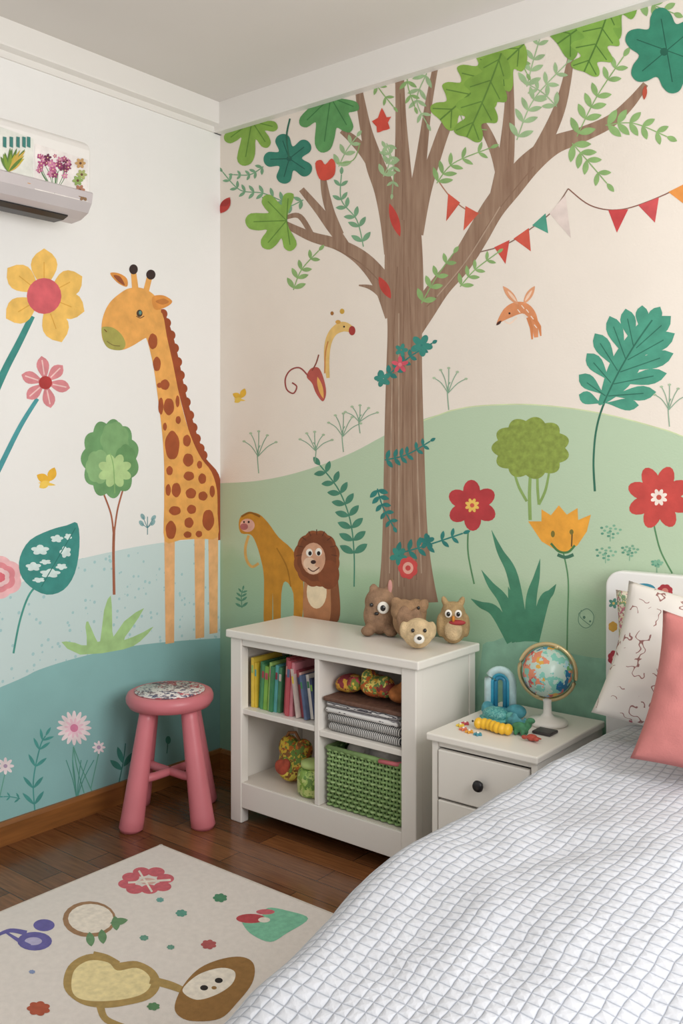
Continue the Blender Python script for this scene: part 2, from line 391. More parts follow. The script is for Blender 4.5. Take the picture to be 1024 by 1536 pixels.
spots = [(229, 512, 7, 12), (235, 546, 6, 11), (247, 577, 7, 8), (241, 609, 4, 13), (253, 610, 8, 13), (266, 602, 3, 9), (258, 668, 11, 22), (280, 661, 6, 9), (267, 630, 4, 6), (282, 690, 8, 10), (299, 697, 4, 6),
         (254, 706, 5, 7), (252, 735, 4, 9), (264, 735, 7, 11), (283, 714, 8, 7), (303, 718, 6, 8), (286, 740, 8, 8), (304, 744, 7, 7), (318, 737, 4, 9), (262, 766, 9, 7), (287, 764, 7, 7), (256, 795, 8, 14), (283, 784, 7, 8), (312, 780, 9, 16), (298, 801, 5, 5), (281, 802, 6, 5), (239, 578, 4, 4), (247, 640, 3, 6)]
for i, (x, y, a, c) in enumerate(spots): g.cloud(x, y, a, c, 5, 'a4522b', .06, i)
g.done()

# ------------------------------------------------------------ TREE WALL MURAL
h = Motif('painted_green_hill', T, 0)
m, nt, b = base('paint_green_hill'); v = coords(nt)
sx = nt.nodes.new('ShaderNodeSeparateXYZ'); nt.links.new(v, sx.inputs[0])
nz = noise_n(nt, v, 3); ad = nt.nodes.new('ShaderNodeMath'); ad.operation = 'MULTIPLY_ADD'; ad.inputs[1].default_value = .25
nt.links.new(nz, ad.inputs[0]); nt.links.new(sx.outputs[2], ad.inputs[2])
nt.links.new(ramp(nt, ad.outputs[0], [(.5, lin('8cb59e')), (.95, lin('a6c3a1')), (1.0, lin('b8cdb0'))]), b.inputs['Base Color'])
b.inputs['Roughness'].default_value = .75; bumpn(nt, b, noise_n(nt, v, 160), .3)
hl = smooth([(325, 725), (380, 722), (430, 713), (480, 698), (530, 678), (575, 654), (610, 638), (650, 624), (700, 612), (750, 608), (800, 608), (860, 614), (920, 625), (980, 641), (1030, 658), (1200, 730), (2400, 1020)], False, 4)
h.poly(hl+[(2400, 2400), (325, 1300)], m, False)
h.stroke([(610, 640, 1.2)]+[(x, y-1, 1.5) for x, y in hl[30:60]], 'cddca8', False)
h.poly([(720, 1000), (740, 962), (790, 955), (840, 975), (880, 985), (930, 990), (1100, 1010), (1100, 1500), (720, 1300)], '8ab8a0', n=3)
h.done()
WT = mat('paint_trunk', 'a48872', .75, .2, 5, .3, 60, (14, 14, 1.2), hex2='8a6c58')
t = Motif('painted_tree', T, 6)
for br_ in [
    [(611, 905, 92), (609, 850, 76), (607, 780, 66), (606, 650, 59), (606, 560, 54), (607, 490, 52), (606, 430, 58), (605, 370, 56), (604, 320, 50)],
    [(594, 380, 36), (588, 330, 36), (577, 285, 32), (562, 245, 28), (550, 200, 18), (542, 160, 14), (536, 120, 9)],
    [(604, 350, 44), (604, 290, 32), (603, 230, 22), (601, 175, 16), (599, 110, 13)],
    [(614, 340, 34), (626, 280, 22), (634, 220, 15), (642, 160, 11), (654, 95, 8)],
    [(620, 350, 30), (634, 290, 24), (652, 235, 19), (668, 190, 17), (688, 150, 12), (700, 120, 8)],
    [(592, 340, 20), (575, 275, 22), (552, 235, 18), (530, 210, 14), (512, 196, 8)],
    [(596, 470, 40), (574, 425, 30), (545, 390, 24), (510, 368, 18), (470, 356, 15), (445, 345, 12), (424, 334, 9)],
    [(520, 372, 14), (497, 340, 16), (478, 315, 13), (452, 284, 9)], [(510, 352, 12), (496, 320, 13), (488, 290, 12), (484, 262, 8)],
    [(470, 357, 8), (450, 325, 8), (430, 326, 6), (424, 330, 4)],
    [(582, 452, 12), (565, 436, 10), (552, 430, 6), (538, 428, 2)],
    [(618, 500, 26), (634, 468, 34), (660, 430, 32), (690, 395, 33), (715, 355, 34), (738, 315, 34), (765, 280, 36), (795, 245, 34), (830, 218, 28), (870, 203, 23), (915, 182, 19), (945, 155, 15), (968, 126, 9)],
    [(748, 300, 30), (757, 250, 26), (762, 200, 20), (764, 150, 14), (764, 100, 10)],
    [(757, 290, 18), (745, 235, 16), (728, 195, 14), (712, 172, 9)],
    [(796, 250, 26), (818, 210, 22), (838, 165, 18), (850, 120, 13), (857, 78, 9)]]:
    t.stroke(br_, WT)
for p in ([(590, 870), (592, 700), (590, 520), (596, 400)], [(625, 870), (618, 700), (617, 520), (612, 400)], [(606, 880), (604, 640), (606, 330)], [(640, 460), (690, 405), (740, 325), (800, 250)], [(585, 440), (545, 398), (500, 372)], [(603, 330), (604, 240), (600, 140)], [(760, 280), (764, 200), (764, 130)]):
    t.stroke(p, '8c6e5a', w=1.8)
for p in ([(598, 880), (598, 690), (598, 470)], [(632, 860), (626, 700), (624, 540)], [(655, 445), (700, 390), (750, 310)], [(584, 860), (586, 700), (588, 560)]):
    t.stroke(p, 'b09884', w=1.8)
t.leaf(600, 355, 584, 305, 13, 'c2453c'); t.leaf(586, 448, 568, 415, 13, 'c2453c')
t.done()
lf = Motif('painted_sprigs', T, 50); G1, G2, G3 = '8db271', '9fbd8f', '7aa884'
for path, n, ll, lw, c in [
    ([(430, 305), (395, 290), (360, 285), (334, 258)], 7, 16, 6, G3), ([(545, 370), (535, 330), (512, 300), (512, 262)], 6, 20, 8, G3),
    ([(440, 435), (452, 405), (478, 376)], 4, 20, 8, G1), ([(508, 250), (520, 225), (535, 205)], 3, 20, 8, G2), ([(575, 265), (585, 240), (578, 222)], 3, 20, 8, G2),
    ([(655, 275), (680, 245), (735, 222)], 5, 24, 8, G1), ([(632, 455), (655, 415), (680, 380)], 4, 22, 9, G1), ([(690, 430), (712, 405), (745, 380)], 4, 20, 7, G1),
    ([(775, 210), (800, 150), (850, 95)], 6, 26, 9, G2), ([(790, 130), (800, 90), (812, 50)], 4, 24, 9, G2), ([(858, 215), (880, 240), (910, 275)], 4, 28, 11, G1),
    ([(908, 188), (950, 185), (1000, 205)], 5, 28, 12, G1), ([(865, 205), (895, 145), (935, 85)], 6, 28, 11, G1), ([(640, 110), (625, 150), (640, 185)], 4, 22, 7, G2),
    ([(610, 100), (612, 130), (622, 160)], 3, 20, 7, G1), ([(555, 110), (570, 135), (590, 160)], 3, 18, 6, G1), ([(835, 160), (815, 140), (795, 128)], 3, 22, 8, G2), ([(580, 215), (590, 250), (588, 290)], 4, 16, 6, G2),
    ([(760, 50), (775, 80), (790, 110)], 3, 20, 8, G1), ([(960, 0), (985, 10), (1010, 20)], 3, 26, 12, G1), ([(395, 250), (375, 262), (350, 262)], 4, 12, 5, G3), ([(455, 300), (425, 312), (400, 300)], 4, 14, 6, G3)]:
    lf.sprig(path, n, ll, lw, c, 1.6)
for p in ([(505, 245), (530, 240), (540, 215)], [(690, 170), (700, 190), (730, 195)]): lf.stroke(p, G1, w=1.5)
lf.done()
b_ = Motif('painted_tree_foliage', T, 120)
b_.fan(378, 182, 100, 215, [40, 46, 68, 50, 36], '86ad4c', '5f8a35', .6)
b_.fan(496, 146, 98, 190, [46, 60, 84, 62, 44], '5e9a5c', '3f7a44', .78)
b_.lobed(434, 238, 38, 5, 250, '33806c', '1f5f50', .5); b_.ell(434, 238, 4, 4, '226052')
b_.stroke([(434, 238), (430, 205), (435, 178)], '2f6a55', w=2.5)
b_.fan(430, 331, 178, 240, [46, 54, 62, 50, 42], '8ab450', '628c38', .6)
def bigleaf(x0, y0, x1, y1, W, n, col, vein):
    dx, dy = x1-x0, y1-y0; l = math.hypot(dx, dy); ux, uy = dx/l, dy/l; nx, ny = -uy, ux
    sides = []
    for sg in (1, -1):
        pts = []
        for i in range(n):
            tt = (i+.5)/n; wd = W*math.sin(math.pi*(.12+.8*tt))**.7
            for f_, k in ((-.35, .6), (-.05, .95), (.25, 1.02), (.45, .66)):
                q = (tt+f_/n+.16/n*k)*l
                pts.append((x0+ux*q+nx*sg*wd*k, y0+uy*q+ny*sg*wd*k))
        sides.append(pts)
    b_.poly([(x0, y0)]+sides[0]+[(x1, y1)]+sides[1][::-1], col, n=3)
    b_.stroke([(x0, y0), ((x0+x1)/2+2, (y0+y1)/2), (x1, y1)], vein, w=2.4)
    for i in range(n):
        tt = (i+.3)/n
        for sg in (1, -1):
            a, e = tt*l, (tt+.6/n)*l; wd = W*.75*math.sin(math.pi*(.12+.8*tt))**.7
            b_.stroke([(x0+ux*a, y0+uy*a), (x0+ux*e+nx*sg*wd, y0+uy*e+ny*sg*wd)], vein, False, w=1.8)
bigleaf(786, 66, 660, 180, 40, 5, '8ab04c', '5f8638'); bigleaf(752, 80, 700, 206, 34, 4, '7fa646', '5f8638')
bigleaf(950, -20, 836, 66, 50, 4, '7aa648', '557f34'); bigleaf(915, 10, 876, 108, 34, 4, '86b04e', '557f34')
b_.lobed(1000, 76, 64, 6, 20, '35866c', '1f5f4c', .66); b_.ell(996, 78, 6, 6, '1f5f4c')
b_.poly([(573, 162), (580, 176), (587, 175), (582, 184), (585, 193), (575, 196), (566, 199), (565, 190), (558, 182), (567, 177)], 'd4503f', n=2)
b_.poly([(473, 245), (482, 240), (488, 247), (497, 238), (503, 245), (502, 262), (492, 270), (479, 268)], 'd4503f', n=3)
b_.leaf(331, 320, 345, 296, 14, 'bb4038'); b_.leaf(331, 309, 346, 300, 9, 'a83630')
b_.leaf(968, 128, 966, 150, 7, 'b8503c'); b_.done()
bu = Motif('painted_bunting', T, 30)
bu.stroke([(655, 268), (675, 295), (700, 315), (722, 320)], 'b07f68', w=1.8); bu.stroke([(720, 378), (760, 366), (800, 340), (830, 315), (852, 283)], '8a6f62', w=1.8); bu.stroke([(852, 283), (885, 308), (925, 315), (970, 303), (1030, 275), (1100, 230)], '8a5f52', w=1.8)
for a, c, tp, col in [((672, 290), (690, 304), (669, 332), 'd05a48'), ((698, 309), (718, 320), (695, 346), 'd4614c'), ((741, 371), (764, 360), (758, 396), 'cc4f44'), ((770, 358), (793, 342), (796, 377), 'd05a48'), ((798, 338), (818, 320), (822, 350), '4f9c86'), ((824, 320), (848, 292), (856, 357), 'e2d3cc'), ((912, 315), (942, 314), (925, 349), 'c74648'), ((957, 308), (988, 296), (982, 334), 'cf5558'), ((1002, 288), (1030, 274), (1028, 308), 'e5964a'), ((1045, 266), (1070, 250), (1070, 285), '4f9c86')]:
    bu.poly([a, c, tp], col, False)
bu.done()
f = Motif('painted_orange_bird', T)
f.stroke([(745, 486, 1.5), (752, 478, 9), (762, 469, 17), (773, 463, 19), (785, 462, 17), (795, 469, 14), (801, 482, 11), (804, 506, 6)], 'dc9163'); f.stroke([(792, 476, 6), (797, 492, 5), (798, 509, 2.5)], 'd58654', False); f.stroke([(800, 476, 6), (809, 490, 5), (811, 504, 2)], 'd58654', False)
f.leaf(777, 457, 754, 429, 10, 'e0a078'); f.leaf(785, 456, 802, 429, 10, 'e0a078'); f.leaf(775, 453, 761, 436, 4, 'f0cdb4'); f.leaf(787, 452, 798, 435, 4, 'f0cdb4'); f.ell(764, 470, 1.6, 1.6, '3a2a22'); f.leaf(752, 481, 744, 488, 4, '4a2a22'); f.stroke([(757, 482), (765, 485), (775, 476)], 'f0d8c4', w=2.4)
for x, y in ((782, 458), (789, 464), (796, 474), (801, 487), (776, 464), (786, 471)): f.stroke([(x, y), (x+4, y+5)], 'f3e0d0', False, w=1.4)
f.done()
f = Motif('painted_small_giraffe', T)
f.stroke([(492, 567, 5), (490, 540, 8), (492, 515, 10), (500, 498, 12), (514, 490, 15), (527, 494, 10)], 'e3bd72'); f.ell(528, 496, 5, 7, 'a83a34')
f.ell(498, 470, 2.5, 3, 'a06a30'); f.ell(513, 467, 3.5, 4, 'c9a040'); f.ell(507, 483, 4, 3, 'd3a04c'); f.ell(516, 490, 1.5, 1.5, '3a2a22')
f.stroke([(487, 560), (488, 530), (492, 512)], 'c9864a', w=2); f.done()
f = Motif('painted_bird', T)
f.poly([(460, 565), (466, 553), (478, 552), (486, 570), (489, 590), (484, 602), (474, 590), (468, 575)], 'b5564c'); f.leaf(476, 565, 485, 598, 7, 'e6b060')
f.stroke([(468, 556), (474, 545), (478, 532)], '8a4a3c', w=2); f.stroke([(463, 565), (450, 552), (436, 555), (428, 568), (430, 584), (440, 590), (445, 580), (438, 574)], '9a4a46', w=2.2)
f.done()
butterfly('painted_butterfly', T, 362, 597, 13, 'e8b93c', 'f0cc58')
f = Motif('painted_wispy_grass', T)
for x, y, hh, s_ in [(388, 710, 60, 1), (472, 695, 45, -1), (515, 678, 55, 1), (540, 650, 40, 1), (673, 615, 60, 1), (1004, 640, 60, 1)]:
    c = '86aa90'
    f.stroke([(x, y), (x-2*s_, y-hh*.5), (x+2*s_, y-hh*.7)], c, w=1.4)
    for dx, k in ((-22, .8), (-12, 1.), (0, 1.05), (13, .95), (26, .78)):
        f.stroke([(x-s_, y-hh*.42), (x+dx*.5, y-hh*(.42+k)*.55), (x+dx, y-hh*k)], c, w=1.2); f.ell(x+dx, y-hh*k, 2.4, 1.6, 'a9c0a0')
f.done()
f = Motif('painted_monstera_leaf', T)
f.stroke([(892, 737, 3.5), (890, 690, 3), (895, 640, 3), (910, 595, 3), (940, 535, 3), (975, 478, 2)], '35705a')
DG = '4b9a82'
for (x, y), (x1, y1), w in [((903, 606), (868, 592), 15), ((905, 604), (958, 608), 14), ((908, 594), (868, 562), 17), ((912, 594), (984, 588), 17), ((916, 574), (880, 530), 18), ((920, 576), (1000, 560), 18), ((926, 556), (892, 500), 19), ((930, 558), (1010, 530), 19), ((938, 538), (914, 474), 19), ((941, 540), (1012, 500), 20), ((950, 520), (938, 463), 18), ((954, 522), (1006, 474), 19), ((962, 502), (963, 458), 15), ((965, 505), (990, 460), 16)]:
    f.leaf(x, y, x1, y1, w*1.3, DG, .68)
f.poly([(900, 608), (902, 585), (914, 546), (938, 508), (966, 480), (976, 500), (966, 538), (942, 580)], DG)
f.stroke([(905, 605), (925, 563), (950, 520), (978, 480)], '2f6f5c', w=2.4)
for (x, y), (x1, y1) in [((908, 594), (880, 574)), ((912, 594), (965, 590)), ((916, 574), (890, 544)), ((920, 576), (980, 564)), ((926, 556), (900, 515)), ((930, 558), (990, 537)), ((938, 538), (920, 490)), ((941, 540), (995, 510)), ((950, 520), (941, 478)), ((954, 522), (992, 488))]:
    f.stroke([(x, y), (x1, y1)], '2f6f5c', False, w=1.6)
f.done()
f = Motif('painted_bushy_tree', T)
for p in ([(795, 780, 5), (794, 740, 5), (796, 700, 4)], [(790, 752, 4), (778, 730, 4), (770, 705, 3)], [(808, 757, 4), (818, 735, 4), (824, 705, 3)], [(806, 700, 3), (806, 730, 4), (808, 757, 4)]): f.stroke(p, '8ba860')
f.cloud(796, 672, 59, 47, 11, mat('paint_bush', '8a9c48', .8, .2, 60, .3, 200), .13)
f.done()
def tflower(name, x, y, r, n, col, cc, cr, stem, rot=0, w=.3):
    f = Motif(name, T); f.stroke(stem, '5a8a60', w=2.4); f.flower(x, y, r, n, col, None, 0, rot, w)
    f.cloud(x, y, cr, cr, 8, cc, .4); f.ell(x, y, cr*.3, cr*.3, 'c9574a'); f.done()
tflower('painted_red_flower', 708, 758, 38, 6, 'b83c40', 'e8c060', 11, [(702, 795), (702, 830), (711, 876)], 28, .34)
tflower('painted_red_flower', 988, 746, 48, 8, 'c64a44', 'f2e4da', 13, [(980, 785), (990, 825), (1008, 860)], 20, .27)
f = Motif('painted_crown_flower', T)
f.stroke([(845, 830), (852, 870), (851, 930), (850, 990)], '5a8a60', w=2.2)
f.poly([(792, 782), (812, 782), (812, 764), (826, 773), (838, 758), (850, 772), (866, 762), (867, 780), (886, 772), (880, 797), (866, 818), (848, 828), (832, 824), (812, 812)], 'e9a43c', n=1)
f.stroke([(826, 815), (838, 827), (852, 828), (862, 818)], '4a7a48', w=3.5); f.stroke([(836, 832), (848, 836), (860, 832)], '3f6f58', w=5)
f.stroke([(830, 805), (828, 798)], '5a4a2a', False, w=3); f.stroke([(858, 798), (857, 820)], '5a4a2a', False, w=2); f.ell(829, 801, 3, 5, '7a7030'); f.ell(857, 798, 3, 4, '7a7030'); f.done()
grassy('painted_grass_tuft', T, None, [((786, 962), (737, 795), (8, -12)), ((776, 962), (722, 855), (8, -4)), ((768, 962), (706, 898), (6, -12)), ((795, 962), (810, 838), (-6, 0)), ((800, 962), (834, 876), (-2, -16)), ((782, 962), (762, 880), (2, 0))], 17, '47876a')
f = Motif('painted_dotted_bush', T)
for x, y, r in [(915, 797, 16), (908, 830, 16), (944, 826, 13), (985, 845, 8)]:
    for i in range(14):
        a = i*2.4; q = r*math.sqrt(i/14); f.ell(x+q*math.cos(a), y+q*math.sin(a)*.7, 2.4, 1.8, '7fb094' if i % 3 else '5f9880', n=8)
    f.stroke([(x, y), (x, y+15)], '7fb094', False, w=1)
f.poly([(868, 918), (880, 912), (891, 920), (890, 935), (880, 944), (868, 935)], 'a9c6a6'); f.stroke([(868, 920), (880, 913), (890, 922), (888, 936), (878, 942), (868, 934), (868, 920)], '6a9078', w=1.2); f.ell(876, 926, 2, 2.4, '5a806c'); f.ell(885, 932, 1.6, 1.6, '5a806c')
f.stroke([(885, 938), (870, 925), (872, 915)], '6a9078', w=1.2); f.done()
f = Motif('painted_fern', T)
f.sprig([(531, 880), (531, 830), (525, 780), (508, 735), (480, 698)], 8, 27, 12, '4a8870', 2, 58, start=.25); f.done()
f = Motif('painted_small_sprig', T); f.sprig([(363, 912), (362, 895), (364, 885)], 4, 12, 4, '5a9278', 1.3, 55); f.done()
f = Motif('painted_vine', T, 60); TE = '2f7f78'
f.sprig([(566, 572), (590, 556), (615, 535), (648, 515)], 6, 15, 8, TE, 2.2, 60); f.flower(632, 518, 17, 5, '3a8c80', None, 0, 10); f.flower(574, 568, 13, 5, '3a8c80', None, 0, 40); f.flower(602, 525, 10, 5, '3a8c80', None, 0, 0)
f.sprig([(577, 690), (610, 682), (645, 662)], 6, 16, 7, TE, 2, 62); f.sprig([(566, 733), (574, 760), (590, 790)], 5, 17, 8, TE, 2, 60)
f.sprig([(592, 832), (640, 818), (694, 800)], 6, 20, 8, TE, 2.2, 60); f.flower(598, 834, 14, 5, '3a8c80', None, 0, 20); f.flower(640, 812, 12, 5, '2f7f78', None, 0, 50)
f.flower(600, 547, 13, 5, 'd9596a', 'e8808a', 3, -90, .24); f.cloud(612, 852, 15, 17, 7, 'd4504e', .12); f.ell(612, 852, 8, 9, 'efb0a0'); f.ell(612, 852, 4, 4, 'd4504e'); f.done()
f = Motif('painted_monkey', T); MU = 'c68a2a'
f.poly([(358, 788), (361, 775), (373, 769), (388, 771), (402, 784), (418, 806), (438, 824), (451, 850), (455, 880), (452, 935), (441, 935), (440, 890), (428, 872), (422, 890), (420, 945), (411, 945), (409, 888), (407, 945), (396, 945), (396, 870), (392, 842), (384, 815), (376, 802), (362, 800)], MU, n=3)
f.ell(371, 788, 11, 10, 'e2b0a0'); f.ell(366, 790, 6, 5, 'b46a6a'); f.ell(373, 783, 1.6, 1.8, '2a1a1a'); f.ell(366, 783, 1.4, 1.6, '2a1a1a')
f.stroke([(373, 803), (368, 822), (370, 840), (378, 850), (388, 845)], 'dcae62', w=4); f.stroke([(362, 775), (375, 769), (390, 775)], '8f5f1c', w=3); f.stroke([(415, 822), (430, 850), (436, 880)], 'a8721c', w=2); f.done()
f = Motif('painted_lion', T, 70)
f.poly([(478, 860), (500, 850), (508, 880), (508, 930), (480, 935)], '8a5434'); f.poly([(456, 875), (465, 860), (490, 862), (496, 890), (492, 935), (458, 935)], 'b98058')
f.ell(475, 888, 15, 25, 'ecd9b8'); f.cloud(475, 838, 35, 43, 12, '8c4f2c', .05); f.cloud(475, 836, 30, 37, 12, '7a4326', .05); f.ell(493, 862, 16, 22, '84492a')
f.ell(470, 838, 18, 24, 'd4a284'); f.ell(464, 845, 9, 9, 'e7c6ac'); f.ell(470, 855, 9, 6, 'e7c6ac'); f.ell(464, 829, 5, 6, 'f4ece2'); f.ell(478, 828, 5, 6, 'f4ece2'); f.ell(465, 830, 2.6, 3.4, '241a18'); f.ell(478, 830, 2.6, 3.4, '241a18')
f.ell(470, 843, 4, 3, '3c2420'); f.stroke([(462, 852), (470, 857), (479, 851)], '5a3024', w=1.6)
for i in range(9):
    a = math.pi+i*math.pi/8; f.stroke([(475+22*math.cos(a), 832+30*math.sin(a)), (475+31*math.cos(a), 834+40*math.sin(a))], '5f3420', False, w=1.4)
f.done()

# ------------------------------------------------------------ AIR CONDITIONER
ac = empty('air_conditioner', (0, 0, 0))
m_ac = mat('ac_plastic', 'efece8', .35, .01, 4); m_acs = mat('ac_silver', 'cbc4c6', .3, .05, 4, metal=.1); m_blk = mat('black_plastic', '17161a', .4, .1, 6)
prof = [(0, 2.0), (.10, 1.985), (.155, 1.995), (.185, 2.012), (.20, 2.03), (.207, 2.05), (.207, 2.185), (.198, 2.205), (.18, 2.215), (0, 2.215)]
o = trimbar('ac_body', prof, -1.6, -.757, 'y', m_ac); o.parent = ac
md = o.modifiers.new('b', 'BEVEL'); md.width = .008; md.segments = 3
o = trimbar('ac_lower_vane', [(.10, 1.972), (.15, 1.976), (.188, 1.992), (.207, 2.02), (.213, 2.05), (.2075, 2.055), (.2, 2.028), (.18, 2.008), (.15, 1.99), (.10, 1.984)], -1.6, -.754, 'y', m_acs); o.parent = ac
o = trimbar('ac_air_slot', [(.085, 1.968), (.135, 1.968), (.16, 1.976), (.16, 1.985), (.085, 1.985)], -1.55, -.81, 'y', m_blk); o.parent = ac
d = Motif('ac_stickers', ('x', .2075, 1), 1)
d.poly([(52, 215), (132, 240), (132, 303), (52, 284)], 'ece6e2', False); d.poly([(-40, 175), (50, 208), (50, 280), (-40, 255)], 'e3e4dc', False)
random.seed(7)
for i in range(12): x = random.uniform(62, 100); d.stroke([(82, 290), (x, 262), (x+random.uniform(-8, 8), 250)], '5a8058', w=1)
for i in range(34):
    x, y = random.uniform(56, 104), random.uniform(232, 264); d.flower(x, y, random.uniform(3, 7), 5, random.choice(['8f3f66', 'b45a86', '6f2f50', 'cf8aa8']), 'e8d0a0', 1, i*20)
for x, y, c in [(120, 245, 'c9a06a'), (122, 262, 'a8b070'), (119, 285, 'b07a60'), (125, 294, '907050'), (116, 271, '8fa860')]: d.flower(x, y, 8, 6, c, '6a4a3a', 2, x)
for i in range(18): d.leaf(12, 258, 12+random.uniform(-16, 26), 258-random.uniform(10, 38), 5, random.choice(['7f9a3c', 'b8a83a', '5f7f3a', 'c9a850']))
for x in (4, 14, 24, 33, 40): d.poly([(x, 205), (x+5, 206), (x+5, 222), (x, 220)], '3f7f78', False)
d.ell(44, 271, 5, 5, 'dd9a48'); d.ell(30, 268, 4, 3, '3a3a30')
o = d.done(); o.parent = ac

# ------------------------------------------------------------ RUG
rug = empty('rug')
m_rug = mat('rug_pile', 'e2dad4', .95, .04, 60, .4, 320, bd=.003)
RT = .014
bm = bmesh.new(); bm_box(bm, .41, 1.56, -2.5, -.645, 0.0005, RT, 0, None, .005)
bm_obj('rug_base', bm, m_rug, rug)
bm = bmesh.new()
for a in ((.412, .42, -2.5, -.645), (.41, 1.56, -.655, -.647)): bm_box(bm, a[0], a[1], a[2], a[3], .001, RT+.001, 0, None, .002)
bm_obj('rug_binding', bm, mat('rug_edge', 'd2c9c0', .95, .08, 60, .5), rug)
def rp(h): return mat('rugyarn_'+h, h, .95, .12, 60, .4, 320, bd=.003)
R = Motif('rug_pattern', ('z', RT, 1), 1)
PK = rp('cc6670')
for dx, dy in ((-24, -6), (-8, -14), (14, -14), (28, -4), (24, 8), (4, 12), (-18, 12), (-30, 4)): R.ell(220+dx, 1322+dy, 13, 7, PK)
R.ell(222, 1322, 12, 5, rp('d8b0a4')); R.stroke([(192, 1324), (256, 1320)], rp('e6ddd2'), False, w=3); R.stroke([(208, 1306), (228, 1338)], rp('e6ddd2'), False, w=3)
R.ell(134, 1379, 40, 27, rp('a07c5c')); R.ell(136, 1378, 34, 22, rp('eae0d3'))
for x, y in ((134, 1412), (152, 1408), (172, 1388)): R.leaf(x, y-14, x+3, y+8, 13, rp('6a9068'))
R.leaf(165, 1385, 192, 1380, 11, rp('6a9068'))
PU = rp('6a64a4'); R.ell(52, 1412, 26, 14, PU); R.ell(66, 1388, 16, 9, PU); R.ell(50, 1412, 13, 6, rp('b6b0d0')); R.stroke([(-8, 1405, 4), (15, 1396, 6), (40, 1400, 8)], PU); R.stroke([(8, 1398, 3), (30, 1412, 6), (45, 1420, 7)], PU)
TQ = rp('7fc0a2'); R.poly([(402, 1362), (430, 1366), (462, 1378), (430, 1400), (405, 1413), (375, 1400), (362, 1380), (380, 1385), (392, 1375)], TQ); R.ell(376, 1378, 22, 7, rp('b84a50')); R.ell(398, 1368, 14, 4, rp('cc6670')); R.ell(396, 1380, 9, 4, rp('e6ddd2'))
BN = rp('ac9058'); R.poly([(96, 1482), (102, 1450), (130, 1432), (165, 1434), (175, 1444), (205, 1442), (232, 1456), (240, 1478), (225, 1498), (190, 1508), (155, 1512), (120, 1505)], BN)
R.poly([(107, 1480), (112, 1455), (134, 1441), (162, 1444), (176, 1456), (204, 1452), (222, 1462), (226, 1478), (212, 1492), (180, 1500), (140, 1502), (115, 1496)], rp('ead9a4'))
R.stroke([(225, 1470, 12), (255, 1478, 12), (275, 1486, 10)], BN); R.stroke([(140, 1430, 6), (160, 1436, 8), (178, 1446, 8)], BN); R.stroke([(150, 1508, 12), (160, 1530, 10), (200, 1545, 8)], BN)
HB = rp('97703f'); R.poly([(262, 1508), (275, 1478), (300, 1452), (335, 1438), (365, 1436), (381, 1448), (378, 1475), (355, 1505), (330, 1528), (290, 1532), (268, 1524)], HB)
R.poly([(274, 1488), (282, 1474), (302, 1460), (332, 1452), (352, 1458), (348, 1476), (325, 1492), (295, 1500)], rp('ede4d7')); R.ell(306, 1482, 6, 4, rp('2a2422')); R.ell(328, 1471, 6, 4, rp('2a2422')); R.ell(321, 1482, 4, 2.6, rp('97703f'))
for x, y, r, c in [(272, 1370, 9, '5f9a8a'), (330, 1347, 11, '4f8a68'), (216, 1407, 7, '6a9a88'), (256, 1421, 6, '6a9a88'), (313, 1417, 12, 'b05a5a'), (58, 1513, 18, 'b0583f'), (230, 1510, 10, '5f8a60'), (240, 1350, 6, '6fa8a0'), (48, 1458, 5, '8a9ac0')]:
    R.cloud(x, y, r, r*.62, 7, rp(c), .2)
R.done().parent = rug

# ------------------------------------------------------------ STOOL
st = empty('stool', (.226, -.45, 0))
m_pk = mat('pink_plastic', 'd07780', .38, .04, 10, .05, 90)
SZ = .425
lathe('seat', [(.02, SZ-.055), (.11, SZ-.055), (.136, SZ-.048), (.146, SZ-.032), (.147, SZ-.018), (.142, SZ-.005), (.132, SZ), (.12, SZ-.001), (.001, SZ-.001)], m_pk, st, 56)
m_seat = mat_vor('seat_pattern', ['e6e0dd', '7d6a72', 'e8e2de', 'c35560', 'dcd8d8', '5c6078', 'efeae6'], 34, .5)
lathe('seat_sticker', [(.001, SZ+.0002), (.118, SZ+.0002), (.118, SZ+.002), (.001, SZ+.002)], m_seat, st, 48)
for i, (dx, dy) in enumerate(((0, -1), (1, 0), (0, 1), (-1, 0))):
    pts, rad = [], []
    for k in range(11):
        tt = k/10; r = .165-.072*tt; pts.append((dx*r, dy*r, .0+.385*tt)); rad.append(.040-.013*tt)
    pts = [(pts[0][0], pts[0][1], 0), (pts[0][0], pts[0][1], .008)]+pts[1:]; rad = [rad[0]-.006, rad[0]]+rad[1:]
    tube('leg_%d' % (i+1), pts, rad, m_pk, st, 22)
for i, (a, b) in enumerate((((0, -.135), (0, .135)), ((-.135, 0), (.135, 0)))):
    tube('crossbar_%d' % (i+1), [(*a, .155), (a[0]*.5, a[1]*.5, .15), (b[0]*.5, b[1]*.5, .15), (*b, .155)], .014, m_pk, st, 14)

# ------------------------------------------------------------ CABINET
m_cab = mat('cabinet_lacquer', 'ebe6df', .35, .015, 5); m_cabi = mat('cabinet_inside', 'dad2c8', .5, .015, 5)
cb = empty('bookcase')
X0, X1, Y0, Y1 = .414, 1.166, -.348, -.02; ZT = .640
box('top_slab', X0-.012, X1+.016, Y0-.012, Y1+.0, ZT-.026, ZT, m_cab, cb, .004)
for n_, a in (('corner_post_1', (X0, X0+.05, Y0, Y0+.035)), ('corner_post_2', (X1-.052, X1, Y0, Y0+.035)), ('corner_post_3', (X0, X0+.04, Y1-.035, Y1)), ('corner_post_4', (X1-.04, X1, Y1-.035, Y1))):
    box(n_, *a, 0, ZT-.027, m_cab, cb, .003)
box('side_panel_1', X0+.004, X0+.022, Y0+.036, Y1-.036, .05, ZT-.027, m_cab, cb, .001); box('side_panel_2', X1-.022, X1-.003, Y0+.036, Y1-.036, .045, ZT-.027, m_cab, cb, .001)
